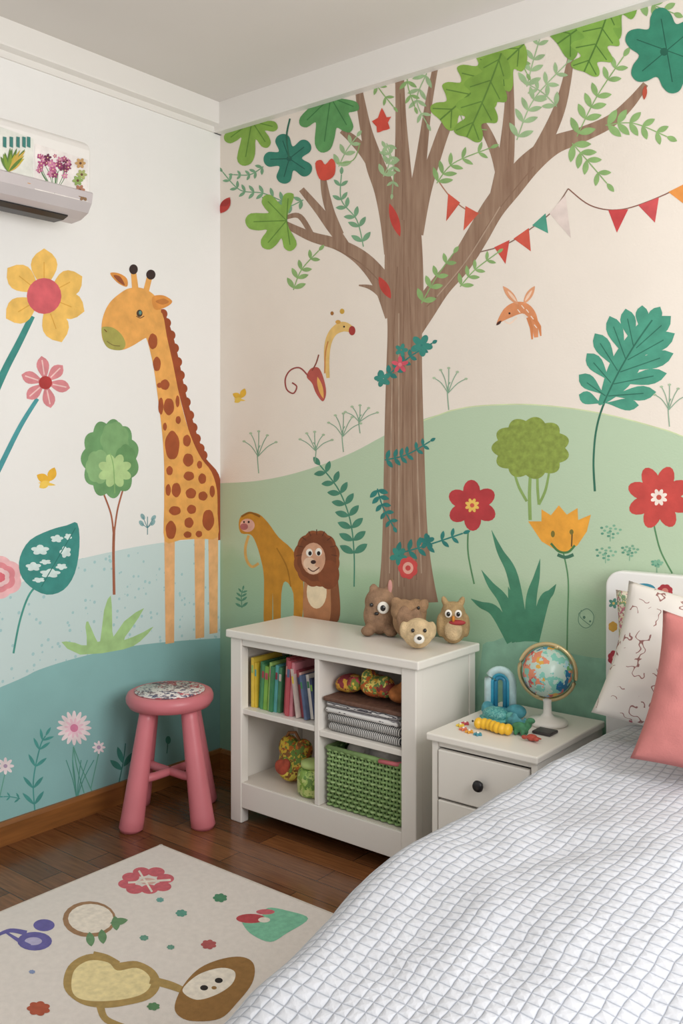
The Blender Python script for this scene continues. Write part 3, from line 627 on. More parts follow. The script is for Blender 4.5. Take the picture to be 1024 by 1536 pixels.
box('back_panel', X0+.042, X1-.042, Y1-.012, Y1-.003, .06, ZT-.027, m_cabi, cb, 0)
box('top_rail', X0+.0505, X1-.0525, Y0+.004, Y0+.022, ZT-.05, ZT-.027, m_cab, cb, .002)
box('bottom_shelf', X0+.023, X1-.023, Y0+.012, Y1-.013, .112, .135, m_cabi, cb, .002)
box('bottom_rail', X0+.0505, X1-.0525, Y0+.002, Y0+.0115, .052, .135, m_cab, cb, .002)
XD = .788
box('divider', XD-.009, XD+.009, Y0+.006, Y1-.013, .1355, ZT-.05, m_cab, cb, .002)
box('shelf_left', X0+.023, XD-.0095, Y0+.008, Y1-.013, .362, .380, m_cab, cb, .002); box('shelf_right', XD+.0095, X1-.023, Y0+.008, Y1-.013, .352, .370, m_cab, cb, .002)
# books
random.seed(11)
bk = bmesh.new(); cols = ['e3c44a', 'd8b83a', '3f7f55', '4f8f60', '7fb04a', '9cc06a', '5aa0a0', '4a7f5a', 'a83f4a', 'b8545c', 'c97f88', '8a3a44', 'c9b8b0', 'd4a8a0', '5a6a8a', 'e8e2da', '3f4a6a']
mats_b = [mat('cover_'+c, c, .5, .15, 25) for c in cols]+[mat('book_pages', 'f0e8d8', .8, .05, 30, .2, 300)]
x = .472; z0 = .3805
lst = [(.012, .165, 0), (.010, .15, 1), (.014, .155, 2), (.012, .15, 3), (.016, .145, 4), (.012, .16, 5), (.014, .15, 2), (.012, .155, 6), (.013, .15, 7), (.016, .185, 8), (.014, .18, 9), (.012, .175, 10), (.010, .155, 12), (.012, .15, 11), (.010, .145, 13), (.010, .14, 14), (.012, .14, 15), (.010, .13, 16)]
lean = 0
for i, (w, hh, ci) in enumerate(lst):
    if x+w > XD-.012: break
    if i >= 12: lean = -9
    elif i < 9: lean = 4 if i > 1 else 0
    dy = random.uniform(0, .02)
    zb = z0 + (abs(math.sin(math.radians(lean)))*w)
    M = Matrix.Translation((x, 0, zb)) @ RY(lean)
    yf = Y0+.03+dy
    bm_box(bk, 0, .0016, yf, yf+.14, 0, hh, ci, M); bm_box(bk, w-.0016, w, yf, yf+.14, 0, hh, ci, M); bm_box(bk, .0016, w-.0016, yf, yf+.002, 0, hh, ci, M)
    bm_box(bk, .0016, w-.0016, yf+.002, yf+.137, .002, hh-.004, len(cols), M)
    bm_box(bk, .0015, w-.0015, yf-.0004, yf, hh*.7, hh*.85, (ci+5) % len(cols), M)
    x += w*1.04+.001+(.012 if i == 8 else 0)+(.02 if i == 11 else 0)
bm_obj('books', bk, mats_b)
fb = empty('folded_blankets')
m_s1 = mat_stripe('blanket_grey_stripe', ['e4e2e0', '55525a', 'd9d6d4', '8a868a'], 26, 'Y', .9, 2.); m_s2 = mat_stripe('blanket_knit', ['2f2f34', 'c9c6c4', '4a484c', 'e6e4e0'], 46, 'X', .9, 1.)
def folded(name, x0, x1, y0, y1, z0, z1, m, n=3):
    hh = (z1-z0)/n; bm = bmesh.new()
    for i in range(n): bm_box(bm, x0+random.uniform(0, .006), x1-random.uniform(0, .006), y0+random.uniform(0, .004), y1, z0+i*hh+.0005, z0+(i+1)*hh-.0005, 0, None, hh*.42)
    return bm_obj(name, bm, m, fb, True)
folded('blanket_1', .815, 1.10, Y0+.02, Y0+.22, .371, .425, m_s2, 2); folded('blanket_2', .808, 1.09, Y0+.02, Y0+.23, .426, .462, m_s1, 2)
box('tray_edge', .805, 1.102, Y0+.016, Y0+.235, .4625, .476, mat('tray_wicker', '6a4a3c', .7, .3, 60, .5, 100), fb, .004)
m_t1 = mat_vor('cloth_red_multi', ['a8423c', 'd9a03c', 'c4505a', '7a8a3a', 'e0b84a', '8a3038'], 30, .8, .3); m_t2 = mat_vor('cloth_yellow_multi', ['e0b03c', '6a8a4a', 'c8622c', 'e8cf6a', '8a3a34'], 34, .8, .3)
tq = empty('rag_dolls', (0, 0, .003))
blobs('doll_1', [((.85, -.25, .505), (.045, .05, .028)), ((.885, -.27, .513), (.025, .03, .024)), ((.83, -.27, .50), (.02, .02, .02))], m_t1, tq); blobs('doll_2', [((.955, -.25, .512), (.055, .05, .034)), ((1.0, -.27, .52), (.03, .03, .034)), ((.93, -.26, .535), (.02, .03, .03))], m_t2, tq)
blobs('doll_3', [((1.05, -.25, .505), (.04, .05, .028)), ((1.07, -.26, .525), (.025, .025, .024))], mat('cloth_ochre', 'b8703a', .9, .3, 30, .4), tq)
# soft toy bag + green jar in lower left cubby
m_b1 = mat_vor('bag_yellow', ['d8b83a', '6a8a3a', 'e4cf5a', '8a5a2a', 'c8702c', 'd9c04a'], 34, .7, .3)
ty = empty('fabric_toy_bag', (.588, -.215, .136))
blobs('pouch', [((0, 0, .06), (.062, .05, .062)), ((-.03, 0, .105), (.035, .036, .04)), ((.032, 0, .105), (.032, .036, .038)), ((0, -.03, .045), (.045, .034, .04)), ((.044, -.01, .05), (.024, .03, .045))], m_b1, ty)
tube('strap', [(-.035, -.01, .135), (-.02, -.012, .158), (.01, -.012, .164), (.03, -.01, .135)], .005, mat('strap_brown', '8a5a34', .8), ty)
blobs('front_patch', [((-.01, -.058, .055), (.03, .012, .026)), ((.01, -.058, .07), (.018, .01, .018))], mat('patch_red', 'a84a34', .8, .3, 50), ty, .003)
jr = empty('green_toy_jar', (.718, -.275, .136))
m_b2 = mat_vor('jar_green', ['86a84c', 'a8c468', '6a8f42', 'c4d082'], 30, .25, .1)
lathe('jar_body', [(.02, 0), (.046, .002), (.052, .012), (.053, .06), (.048, .078), (.036, .088)], m_b2, jr, 32); lathe('jar_lid', [(.038, .0882), (.041, .092), (.040, .104), (.02, .110), (.008, .112)], mat('jar_lid', 'b8cf80', .35, .05), jr, 32)
# woven basket
bs = empty('woven_basket')
bx0, bx1, by0, by1, bz0, bz1 = .815, 1.100, Y0+.03, Y1-.04, .1355, .315
m_g = mat('green_weave', '86a468', .7, .2, 40, .2); m_g2 = mat('green_weave_dark', '4f6f3e', .8, .2, 30); m_g3 = mat('green_weave_pale', '99b47a', .7, .15, 40)
bm = bmesh.new(); bm_box(bm, bx0+.004, bx1-.004, by0+.004, by1-.004, bz0, bz0+.004)
for a in ((bx0+.004, bx0+.006, by0+.004, by1-.004), (bx1-.006, bx1-.004, by0+.004, by1-.004), (bx0+.004, bx1-.004, by0+.004, by0+.006), (bx0+.004, bx1-.004, by1-.006, by1-.004)): bm_box(bm, *a, bz0, bz1)
bm_obj('basket_lining', bm, m_g2, bs)
def perim(t_):
    w, d_ = bx1-bx0, by1-by0; P_ = 2*(w+d_); q = (t_ % 1)*P_
    if q < w: return (bx0+q, by0), (0, -1)
    q -= w
    if q < d_: return (bx1, by0+q), (1, 0)
    q -= d_
    if q < w: return (bx1-q, by1), (0, 1)
    q -= w; return (bx0, by1-q), (-1, 0)
V, Fs, MI = [], [], []
rows, N, K = 13, 480, 42
for r in range(rows):
    z = bz0+.006+(bz1-bz0-.012)*r/(rows-1); pts = []
    for i in range(N):
        (px, py), (nx, ny) = perim(i/N); o_ = .0045*math.sin(i/N*K*2*math.pi+(r % 2)*math.pi); pts.append((px+nx*o_, py+ny*o_, z))
    vs, fs = tube_geo(pts, .0042, 6, True); b0 = len(V); V += vs; Fs += [tuple(b0+k for k in f_) for f_ in fs]; MI += [r % 2]*len(fs)
meshobj('basket_weave', V, Fs, [m_g, m_g3], MI, bs, True)
V, Fs = [], []
for i in range(K*2):
    (px, py), (nx, ny) = perim((i/2+.25)/K); vs, fs = tube_geo([(px, py, bz0+.003), (px, py, bz1)], .003, 6); b0 = len(V); V += vs; Fs += [tuple(b0+k for k in f_) for f_ in fs]
meshobj('basket_ribs', V, Fs, m_g, None, bs, True)
tube('basket_rim', [(bx0, by0, bz1), ((bx0+bx1)/2, by0, bz1+.001), (bx1, by0, bz1), (bx1, by1, bz1), (bx0, by1, bz1)], .008, m_g, bs, 10, True)
tube('basket_handle', [(bx1+.004, by0+.06, bz1+.002), (bx1+.006, by0+.03, bz1+.004), (bx1-.02, by0-.006, bz1+.004), (bx1-.08, by0-.009, bz1+.002)], .0065, mat('pink_trim', 'd4727a', .6), bs)
blobs('basket_cloths', [((.89, -.22, .295), (.06, .07, .04)), ((.98, -.25, .302), (.07, .05, .04)), ((1.04, -.2, .297), (.045, .07, .04)), ((.94, -.15, .3), (.08, .06, .03))], mat('cloth_grey', '5a5458', .9, .4, 14, .4, hex2='d6cfc8'), bs, .005)

# ------------------------------------------------------------ PLUSH TOYS
def fur(n, h, h2=None): return mat(n, h, .95, .22, 45, .9, 300, hex2=h2, bd=.004)
m_f1, m_f2, m_f3, m_f4 = fur('fur_brown', '9a7a60'), fur('fur_dark', 'a48262'), fur('fur_beige', 'd2b890'), fur('fur_ochre', 'ae9268')
m_eye = mat('toy_eye_black', '0f0d0d', .15, .02, 5, coat=.5); m_whf = mat('felt_white', 'f0ebe2', .9, .04, 30)
FR = math.radians(33)
p = empty('plush_bear', (.858, -.105, ZT+.001), FR); p.scale = (1.06, 1.06, 1.1)
blobs('body', [((0, 0, .055), (.052, .045, .056)), ((0, .0, .095), (.048, .042, .042)), ((.03, .0, .14), (.012, .008, .028), RY(12)), ((-.02, 0, .132), (.014, .008, .018)), ((-.035, -.03, .014), (.022, .03, .015)), ((.035, -.03, .014), (.022, .03, .015))], m_f1, p)
ball('inner_ear', (.031, -.007, .142), (.007, .004, .02), mat('pink_felt', 'c9928a', .9), p); ball('eye_patch', (.012, -.044, .085), (.018, .008, .018), m_whf, p); ball('eye_1', (.012, -.052, .085), (.008, .004, .009), m_eye, p)
ball('eye_2', (-.024, -.040, .092), (.006, .005, .006), m_eye, p); ball('nose', (-.008, -.046, .068), (.007, .006, .005), m_eye, p)
p = empty('plush_bunny', (.974, -.105, ZT+.001), FR); p.scale = (1.0, 1.0, 1.06)
blobs('body', [((0, 0, .055), (.054, .042, .055)), ((-.02, -.01, .085), (.04, .035, .035)), ((.02, .0, .08), (.036, .036, .04)), ((-.035, -.02, .1), (.02, .012, .03), RY(-30)), ((.042, -.02, .1), (.018, .012, .026), RY(35))], m_f2, p)
blobs('ears', [((-.015, -.040, .065), (.024, .012, .04)), ((.022, -.038, .06), (.022, .012, .038))], m_f1, p)
ball('eye_1', (-.034, -.036, .088), .005, m_eye, p); ball('eye_2', (.03, -.038, .098), .005, m_eye, p)
p = empty('plush_puppy', (1.082, -.215, ZT+.001), FR+.1); p.scale = (1, 1, 1.12)
blobs('head', [((0, 0, .042), (.046, .04, .041)), ((0, -.032, .032), (.022, .022, .018)), ((-.042, -.0, .05), (.014, .018, .024)), ((.042, 0, .05), (.014, .018, .024))], m_f3, p)
ball('muzzle', (0, -.046, .034), (.016, .012, .013), m_whf, p); ball('nose', (0, -.058, .038), (.007, .005, .005), m_eye, p); ball('eye_1', (-.018, -.037, .055), .0055, m_eye, p); ball('eye_2', (.018, -.037, .055), .0055, m_eye, p)
p = empty('plush_owl', (1.125, -.085, ZT+.001), FR); p.scale = (1, 1, 1.04)
blobs('body', [((0, 0, .05), (.042, .036, .05)), ((0, 0, .092), (.038, .034, .034)), ((-.026, 0, .125), (.01, .01, .018), RY(-20)), ((.026, 0, .125), (.01, .01, .018), RY(20)), ((-.04, 0, .055), (.012, .024, .035)), ((.04, 0, .055), (.012, .024, .035))], m_f4, p)
for i, sx_ in enumerate((-.015, .015)):
    ball('eye_ring_%d' % i, (sx_, -.032, .094), (.011, .006, .012), m_whf, p); ball('pupil_%d' % i, (sx_, -.038, .094), (.006, .004, .007), m_eye, p)
ball('beak', (0, -.039, .08), (.005, .007, .009), mat('beak_orange', 'd8862c', .5), p); ball('belly', (0, -.024, .045), (.028, .015, .032), m_f3, p); ball('scarf', (.012, -.03, .068), (.026, .012, .008), mat('scarf_red', 'a83a3c', .8), p)

# ------------------------------------------------------------ NIGHTSTAND
ns = empty('nightstand'); nx0, nx1, ny0, ny1, NZ = 1.268, 1.585, -.42, -.02, .471
m_ns = mat('nightstand_lacquer', 'e9e4dc', .4, .015, 5)
box('top', nx0-.012, nx1+.006, ny0-.012, ny1, NZ-.02, NZ, m_ns, ns, .004)
box('side_1', nx0, nx0+.018, ny0, ny1-.002, 0, NZ-.0205, m_ns, ns, .002); box('side_2', nx1-.018, nx1, ny0, ny1-.002, 0, NZ-.0205, m_ns, ns, .002)
box('back', nx0+.0185, nx1-.0185, ny1-.014, ny1-.004, .05, NZ-.0205, m_ns, ns, 0); box('plinth', nx0+.0185, nx1-.0185, ny0+.006, ny0+.02, .0, .06, m_ns, ns, .002)
box('rail', nx0+.0185, nx1-.0185, ny0+.006, ny0+.02, NZ-.036, NZ-.0205, m_ns, ns, .001)
for i, (za, zb) in enumerate(((.30, .43), (.18, .294), (.064, .174))):
    box('drawer_front_%d' % (i+1), nx0+.022, nx1-.022, ny0-.004, ny0+.014, za, zb, m_ns, ns, .003)
    zc = (za+zb)/2
    o = lathe('drawer_knob_%d' % (i+1), [(.004, 0), (.006, .008), (.013, .014), (.0155, .02), (.013, .026), (.004, .028)], m_blk, ns, 24)
    o.rotation_euler = (math.pi/2, 0, 0); o.location = ((nx0+nx1)/2, ny0-.004, zc)
gl = empty('globe', (1.477, -.15, NZ+.0005))
m_gl = mat_vor('globe_map', ['3a8fb8', 'b8cfc4', '7fc0b0', 'd8a84a', '4a9fc0', 'c4525a', '9fcad4', '6aa86a', 'd98a6a', '2a6f98'], 26, .25)
ball('sphere', (0, 0, .146), .070, m_gl, gl, 40)
m_ring = mat('globe_ring', 'cdb98a', .3, .05, 6, metal=.5)
rg = [Vector((.078*math.cos(a), 0, .078*math.sin(a))) for a in [k*math.pi/24 for k in range(48)]]
Rm = RZ(20) @ RY(20)
tube('meridian_ring', [Rm @ q+Vector((0, 0, .146)) for q in rg], .006, m_ring, gl, 10, True)
lathe('stand', [(.055, 0), (.058, .006), (.05, .014), (.02, .02), (.012, .03), (.011, .06), (.014, .069), (.003, .074)], mat('globe_stand', 'e8e4dc', .4, .02), gl, 32)
ball('pin_1', Rm @ Vector((0, 0, .075))+Vector((0, 0, .146)), .008, m_ring, gl); ball('pin_2', Rm @ Vector((0, 0, -.075))+Vector((0, 0, .146)), .008, m_ring, gl)
ar = empty('rainbow_arch_toy', (1.33, -.155, NZ+.0005), .3)
for i, (r, c) in enumerate(((.036, 'b9d4d6'), (.024, '3a9ab8'), (.013, '2f7fa0'))):
    pts = [(r, 0, .006), (r, 0, .085)]+[(r*math.cos(a), 0, .095+r*math.sin(a)) for a in [k*math.pi/12 for k in range(13)]]+[(-r, 0, .085), (-r, 0, .006)]
    tube('arch_%d' % (i+1), pts, .0062 if i else .011, mat('arch_'+c, c, .3, .1, 60, .3, 200), ar, 14)
blobs('fabric_base', [((0, -.01, .012), (.055, .03, .013)), ((.05, -.02, .02), (.03, .025, .02)), ((-.035, -.01, .02), (.018, .02, .02))], mat('teal_cloth', '4a93a0', .7, .3, 40, .5), ar)
tp = empty('small_toys', (1.40, -.27, NZ+.0005))
m_tt = mat_vor('turtle_shell', ['3f8f90', '5aa8a4', '2f7a80', '7fbcb4'], 90, .5, .3); m_ty = mat('toy_yellow', 'e8b62c', .4, .1); m_tg = mat('toy_green', '3f7f58', .6, .3, 50, .4); m_tr = mat('toy_red', 'b04a3a', .5, .2, 40)
blobs('turtle_shell', [((-.04, .035, .024), (.040, .030, .022))], m_tt, tp, .003)
blobs('turtle_head_and_flippers', [((.008, .035, .026), (.016, .013, .013)), ((-.066, .008, .008), (.018, .009, .007), RZ(40)), ((-.015, .004, .008), (.02, .009, .007), RZ(-40)), ((-.085, .045, .008), (.014, .008, .006)), ((-.01, .066, .008), (.018, .008, .007), RZ(30)), ((-.04, .035, .012), (.044, .033, .009))], mat('turtle_teal', '5fa8a0', .6, .2, 60, .3), tp, .003)
blobs('yellow_caterpillar', [((-.048+.0155*k, -.045+.006*math.sin(k), .016), (.0115, .016, .0155)) for k in range(7)], m_ty, tp, .002)
ball('caterpillar_eye', (-.06, -.056, .022), .003, m_eye, tp)
blobs('green_dinosaur', [((.068, -.02, .02), (.026, .014, .014)), ((.092, -.02, .034), (.010, .009, .014)), ((.1, -.022, .044), (.013, .008, .008)), ((.04, -.018, .014), (.02, .006, .006), RY(20)), ((.058, -.03, .008), (.006, .006, .009)), ((.08, -.03, .008), (.006, .006, .009)), ((.058, -.01, .008), (.006, .006, .009)), ((.08, -.01, .008), (.006, .006, .009))], m_tg, tp, .0025)
blobs('red_crab', [((.118, -.05, .009), (.016, .012, .009)), ((.135, -.06, .01), (.008, .006, .006)), ((.101, -.062, .01), (.008, .006, .006)), ((.128, -.038, .006), (.012, .003, .004)), ((.106, -.038, .006), (.012, .003, .004))], m_tr, tp, .002)
blobs('blue_fish', [((.03, .02, .018), (.026, .010, .016)), ((.06, .02, .02), (.008, .004, .016)), ((.028, .02, .036), (.01, .004, .008))], mat('toy_blue', '4f97a0', .5, .3, 60), tp, .0025)
for i, (x, y, c) in enumerate(((-.1, -.055, 'e8c84a'), (-.075, -.08, 'd87a5a'), (-.05, -.09, 'e0a03c'), (-.02, -.095, '4a90a0'), (-.1, -.03, 'c4505a'))):
    vs = []; n = 40
    for z_, k_ in ((0, 1.), (.004, 1.), (.006, .8)):
        for j in range(n):
            a = 2*math.pi*j/n; r_ = (.009+.0035*math.cos(5*a))*k_; vs.append((x+r_*math.cos(a), y+r_*math.sin(a), z_))
    fs = [tuple(range(n))[::-1], tuple(range(2*n, 3*n))]+[(q_*n+j, q_*n+(j+1) % n, (q_+1)*n+(j+1) % n, (q_+1)*n+j) for q_ in (0, 1) for j in range(n)]
    meshobj('flower_bead_%d' % (i+1), vs, fs, mat('bead_'+c, c, .4), None, tp); ball('bead_centre_%d' % (i+1), (x, y, .006), .0035, m_whf, tp, 12)
box('phone_base', .085, .14, .01, .06, 0, .008, mat('tray_dark', '3a3436', .4), tp, .003)

# ------------------------------------------------------------ BED
bd = empty('bed'); m_wh = mat('bed_white_lacquer', 'ecebe9', .35, .01, 4)
hx0, hx1 = 1.608, 2.78; HT = .905
def rrect(x0, x1, z0, z1, r, y0, y1, name, m, parent):
    pts = [(x0, z0), (x1, z0)]
    for cx_, cz_, a0 in ((x1-r, z1-r, 0), (x0+r, z1-r, 90)):
        for k in range(9): a = math.radians(a0+k*90/8); pts.append((cx_+r*math.cos(a), cz_+r*math.sin(a)))
    n = len(pts); bm = bmesh.new(); A = [bm.verts.new((x, y0, z)) for x, z in pts]; B = [bm.verts.new((x, y1, z)) for x, z in pts]
    bm.faces.new(A); bm.faces.new(B[::-1])
    for i in range(n): bm.faces.new((A[i], B[i], B[(i+1) % n], A[(i+1) % n]))
    bmesh.ops.recalc_face_normals(bm, faces=bm.faces)
    o = bm_obj(name, bm, m, parent); md = o.modifiers.new('b', 'BEVEL'); md.width = .006; md.segments = 3; md.limit_method = 'ANGLE'; return o
rrect(hx0, hx1, 0, HT, .045, -.058, -.02, 'headboard', m_wh, bd)
BX0 = 1.84
box('side_rail_1', BX0, BX0+.022, -1.96, -.06, .17, .30, m_wh, bd); box('side_rail_2', 2.66, 2.682, -1.96, -.06, .17, .30, m_wh, bd); box('footboard', BX0, 2.682, -1.985, -1.962, .12, .36, m_wh, bd)
for i, (x, y) in enumerate(((BX0, -1.96), (2.66, -1.96))): box('bed_leg_%d' % i, x, x+.03, y-.02, y+.02, 0, .17, m_wh, bd)
box('mattress', BX0, 2.67, -1.95, -.065, .24, .478, mat('mattress_white', 'f2f0ee', .9, .02), bd, .04)
box('mattress_head', 1.70, BX0-.002, -1.25, -.065, .24, .478, mat('mattress_white', 'f2f0ee', .9, .02), bd, .03)
dd = Motif('headboard_stickers', ('y', -.058, -1), 1)
dd.ell(965, 884, 18, 9, '3f8fa8'); dd.ell(958, 882, 6, 5, 'c4dce0'); dd.ell(972, 888, 5, 3, '256a80'); dd.cloud(997, 887, 12, 11, 8, 'b03a44', .1); dd.ell(997, 887, 5, 5, 'd98a80')
dd.cloud(922, 987, 11, 12, 8, 'b23a48', .12); dd.ell(922, 987, 4, 4, 'e8b0b0'); dd.cloud(917, 1033, 9, 13, 6, '2f6f68', .15); dd.flower(922, 1010, 6, 5, 'c4606a', 'e8d080', 2); dd.leaf(912, 1050, 928, 1035, 9, '3f7f58')
dd.flower(920, 905, 8, 5, '5fa08e', 'e8d080', 2); dd.cloud(919, 940, 7, 8, 6, 'd8a84a', .12)
for x, y, c in ((1040, 888, 'd8a84a'), (1080, 892, '3f8fa8'), (1120, 900, 'd8a84a')): dd.cloud(x, y, 14, 10, 7, c, .1)
dd.done().parent = bd
# quilt with UV in metres
m, nt, b = base('quilt_grid_cotton')
uvn = nt.nodes.new('ShaderNodeUVMap'); uvn.uv_map = 'UVMap'
sp = nt.nodes.new('ShaderNodeSeparateXYZ')
nw = nt.nodes.new('ShaderNodeTexNoise'); nw.inputs['Scale'].default_value = 14; nt.links.new(uvn.outputs['UV'], nw.inputs['Vector'])
mxv = nt.nodes.new('ShaderNodeMix'); mxv.data_type = 'VECTOR'; mxv.inputs['Factor'].default_value = .014
nt.links.new(uvn.outputs['UV'], mxv.inputs[4]); nt.links.new(nw.outputs['Color'], mxv.inputs[5]); nt.links.new(mxv.outputs[1], sp.inputs[0])
def math_n(op, a, b_=None):
    n = nt.nodes.new('ShaderNodeMath'); n.operation = op
    for i, q in enumerate((a, b_)):
        if q is None: continue
        if isinstance(q, (int, float)): n.inputs[i].default_value = q
        else: nt.links.new(q, n.inputs[i])
    return n.outputs[0]
CELL = .0235
def cell(o_): return math_n('ABSOLUTE', math_n('SINE', math_n('MULTIPLY', o_, math.pi/CELL)))
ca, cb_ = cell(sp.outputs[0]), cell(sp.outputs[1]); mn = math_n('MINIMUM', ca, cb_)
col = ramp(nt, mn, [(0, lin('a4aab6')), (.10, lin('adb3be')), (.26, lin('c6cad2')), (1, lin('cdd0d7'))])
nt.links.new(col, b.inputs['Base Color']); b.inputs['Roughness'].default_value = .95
crk = noise_n(nt, uvn.outputs['UV'], 60, 3)
puff = math_n('ADD', math_n('POWER', mn, .6), math_n('MULTIPLY', crk, 1.1)); bumpn(nt, b, puff, .6, .0032)
nx_, ny_ = 170, 210
W0, W1, ZQ, RAD, HEM = 1.652, 2.738, .515, .085, .13
def arc(s, L_, R_, flat):
    q = RAD*math.pi/2
    if s < 0:
        if -s < q: a = -s/RAD; return L_+RAD-RAD*math.sin(a), RAD*(1-math.cos(a))
        return L_-(-s-q)*.06, RAD+(-s-q)
    if s > flat:
        s2 = s-flat
        if s2 < q: a = s2/RAD; return R_-RAD+RAD*math.sin(a), RAD*(1-math.cos(a))
        return R_+(s2-q)*.06, RAD+(s2-q)
    return L_+RAD+s, 0.
q = RAD*math.pi/2; drop = ZQ-HEM-RAD
flatx = W1-W0-2*RAD; flaty = 2.08-.14-RAD
verts, uvs = [], []
for j in range(ny_+1):
    s_ = (flaty+q+drop)*j/ny_
    if s_ <= flaty: yy, dz = -.14-s_, 0.
    else:
        s2 = s_-flaty
        if s2 < q: a = s2/RAD; yy, dz = -.14-flaty-RAD*math.sin(a), RAD*(1-math.cos(a))
        else: yy, dz = -.14-flaty-RAD-(s2-q)*.06, RAD+s2-q
    k = max(0, min(1, (-1.12-yy)/.75)); shift = .14*k*k*(3-2*k)   # rounded, tucked-in foot corner
    for i in range(nx_+1):
        s = -q-drop+(flatx+2*q+2*drop)*i/nx_
        xx, dx_ = arc(s, W0, W1, flatx)
        xx += shift*max(0, min(1, (2.3-xx)/.5))
        z = ZQ-max(dx_, dz)-.25*min(dx_, dz)*(1 if max(dx_, dz) < .12 else 0)
        cr = .012*math.sin(math.pi*max(0, min(1, (s)/flatx)))
        wz = .013*noise.noise(Vector((xx*4, yy*3, 1)))+.009*noise.noise(Vector((xx*9, yy*7, 4)))+.002*noise.noise(Vector((xx*26, yy*22, 9)))
        if dx_ > RAD*.5:
            k = min(1, (dx_-RAD*.5)/.2); f_ = .016*k*(math.sin(yy*17+2*noise.noise(Vector((yy*3, 0, 0))))*.6+noise.noise(Vector((yy*6, 2, 0))))
            xx += (-1 if s < 0 else 1)*(f_+.006*k)
        if dz > RAD*.5:
            k = min(1, (dz-RAD*.5)/.2); yy2 = yy-.014*k*math.sin(xx*15)
        else: yy2 = yy
        verts.append((xx, yy2, z+cr+wz)); uvs.append((s, -s_))
faces = [(j*(nx_+1)+i, (j+1)*(nx_+1)+i, (j+1)*(nx_+1)+i+1, j*(nx_+1)+i+1) for j in range(ny_) for i in range(nx_)]
qo = meshobj('quilt', verts, faces, m, None, bd, True)
uvl = qo.data.uv_layers.new(name='UVMap')
for lp in qo.data.loops: uvl.data[lp.index].uv = uvs[lp.vertex_index]
sd = qo.modifiers.new('s', 'SOLIDIFY'); sd.thickness = .008; sd.offset = -1
# pillows
def pillow(name, w, hgt, th, loc, rot, m, seed=0, pinch=.06):
    n = 36; V, Fc = [], []
    for sd_ in (1, -1):
        for j in range(n+1):
            for i in range(n+1):
                u, v = i/n*2-1, j/n*2-1
                px = u*w/2*(1-pinch*(1-abs(v)**2.)*abs(u)**3); pz = v*hgt/2*(1-pinch*(1-abs(u)**2.)*abs(v)**3)
                e = max(0, (1-abs(u)**2.6)*(1-abs(v)**2.6))**.55
                wr = .18*noise.noise(Vector((u*2+seed, v*2, sd_*3)))+.09*noise.noise(Vector((u*5, v*5+seed, sd_)))
                V.append((px, sd_*th/2*e*(1+wr), pz))
        o_ = 0 if sd_ == 1 else (n+1)**2
        for j in range(n):
            for i in range(n):
                a = o_+j*(n+1)+i; f_ = (a, a+1, a+n+2, a+n+1); Fc.append(f_[::-1] if sd_ == 1 else f_)
    bm = bmesh.new(); VV = [bm.verts.new(p_) for p_ in V]
    for f_ in Fc: bm.faces.new([VV[k] for k in f_])
    bmesh.ops.remove_doubles(bm, verts=bm.verts, dist=1e-5); bmesh.ops.recalc_face_normals(bm, faces=bm.faces)
    o = bm_obj(name, bm, m, None, True); o.location = loc; o.rotation_euler = [math.radians(a) for a in rot]; return o
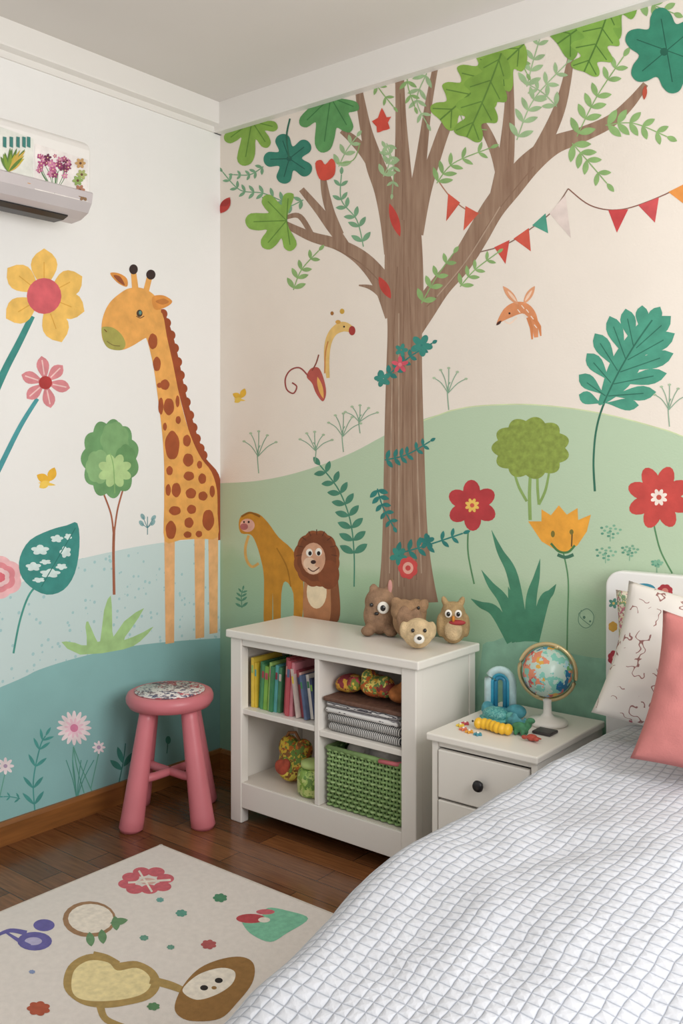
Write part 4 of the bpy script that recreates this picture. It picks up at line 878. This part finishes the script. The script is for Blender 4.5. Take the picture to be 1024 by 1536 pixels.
# print: short brown sprigs with small blossoms scattered on cream cotton
m, nt, b = base('pillow_floral_sprig_print'); v = coords(nt)
n1 = noise_n(nt, v, 30, 1); n2 = noise_n(nt, v, 19, 1)
s1 = math_n('ABSOLUTE', math_n('SUBTRACT', n1, .5)); s1 = math_n('ADD', s1, math_n('MULTIPLY', math_n('LESS_THAN', n2, .52), 1.))
c1 = ramp(nt, s1, [(0, lin('8f6460')), (.009, lin('b3928c')), (.016, lin('e2ddd6'))], True)
vo = nt.nodes.new('ShaderNodeTexVoronoi'); vo.inputs['Scale'].default_value = 22; nt.links.new(v, vo.inputs['Vector'])
sc_ = nt.nodes.new('ShaderNodeSeparateColor'); nt.links.new(vo.outputs['Color'], sc_.inputs['Color'])
msk = math_n('MULTIPLY', math_n('LESS_THAN', vo.outputs['Distance'], .17), math_n('GREATER_THAN', sc_.outputs[1], .5))
c2 = ramp(nt, sc_.outputs[0], [(0, lin('b0606a')), (.35, lin('7a946a')), (.55, lin('c9a05a')), (.75, lin('a85a50'))], True)
mm = nt.nodes.new('ShaderNodeMix'); mm.data_type = 'RGBA'; nt.links.new(msk, mm.inputs[0]); nt.links.new(c1, mm.inputs[6]); nt.links.new(c2, mm.inputs[7])
nt.links.new(mm.outputs[2], b.inputs['Base Color']); b.inputs['Roughness'].default_value = .9
mb = m
mf = mat_vor('pillow_floral', ['e3dac6', 'e0d2ae', 'e3dac6', 'c4788a', 'e3dac6', '7fa07a', 'dcc268', 'e6e0d4', 'e6e0d4'], 45, .9, .2)
pillow('floral_pillow', .50, .33, .09, (1.905, -.115, .695), (-6, 0, 0), mf, 3)
pillow('sprig_print_pillow', .54, .35, .13, (1.985, -.262, .703), (-24, 9, 5), mb, 1)
pillow('pink_cushion', .40, .34, .13, (2.092, -.465, .69), (-24, 9, 12), mat('coral_linen', 'c67b77', .9, .05, 20, .4, 350), 7, .09)

# ------------------------------------------------------------ LIGHT
w = bpy.data.worlds.new('World'); sc.world = w; w.use_nodes = True
bg = w.node_tree.nodes['Background']; bg.inputs[0].default_value = (1, .985, .965, 1); bg.inputs[1].default_value = .58
def area(name, loc, rot, sx_, sy_, power, col):
    l = bpy.data.lights.new(name, 'AREA'); l.shape = 'RECTANGLE'; l.size, l.size_y, l.energy, l.color = sx_, sy_, power, col
    o = bpy.data.objects.new(name, l); COL.objects.link(o); o.location = loc; o.rotation_euler = [math.radians(a) for a in rot]; return o
area('window_daylight', (3.45, -1.4, 1.6), (0, 90, 0), 1.5, 1.6, 55, (1, .985, .965))
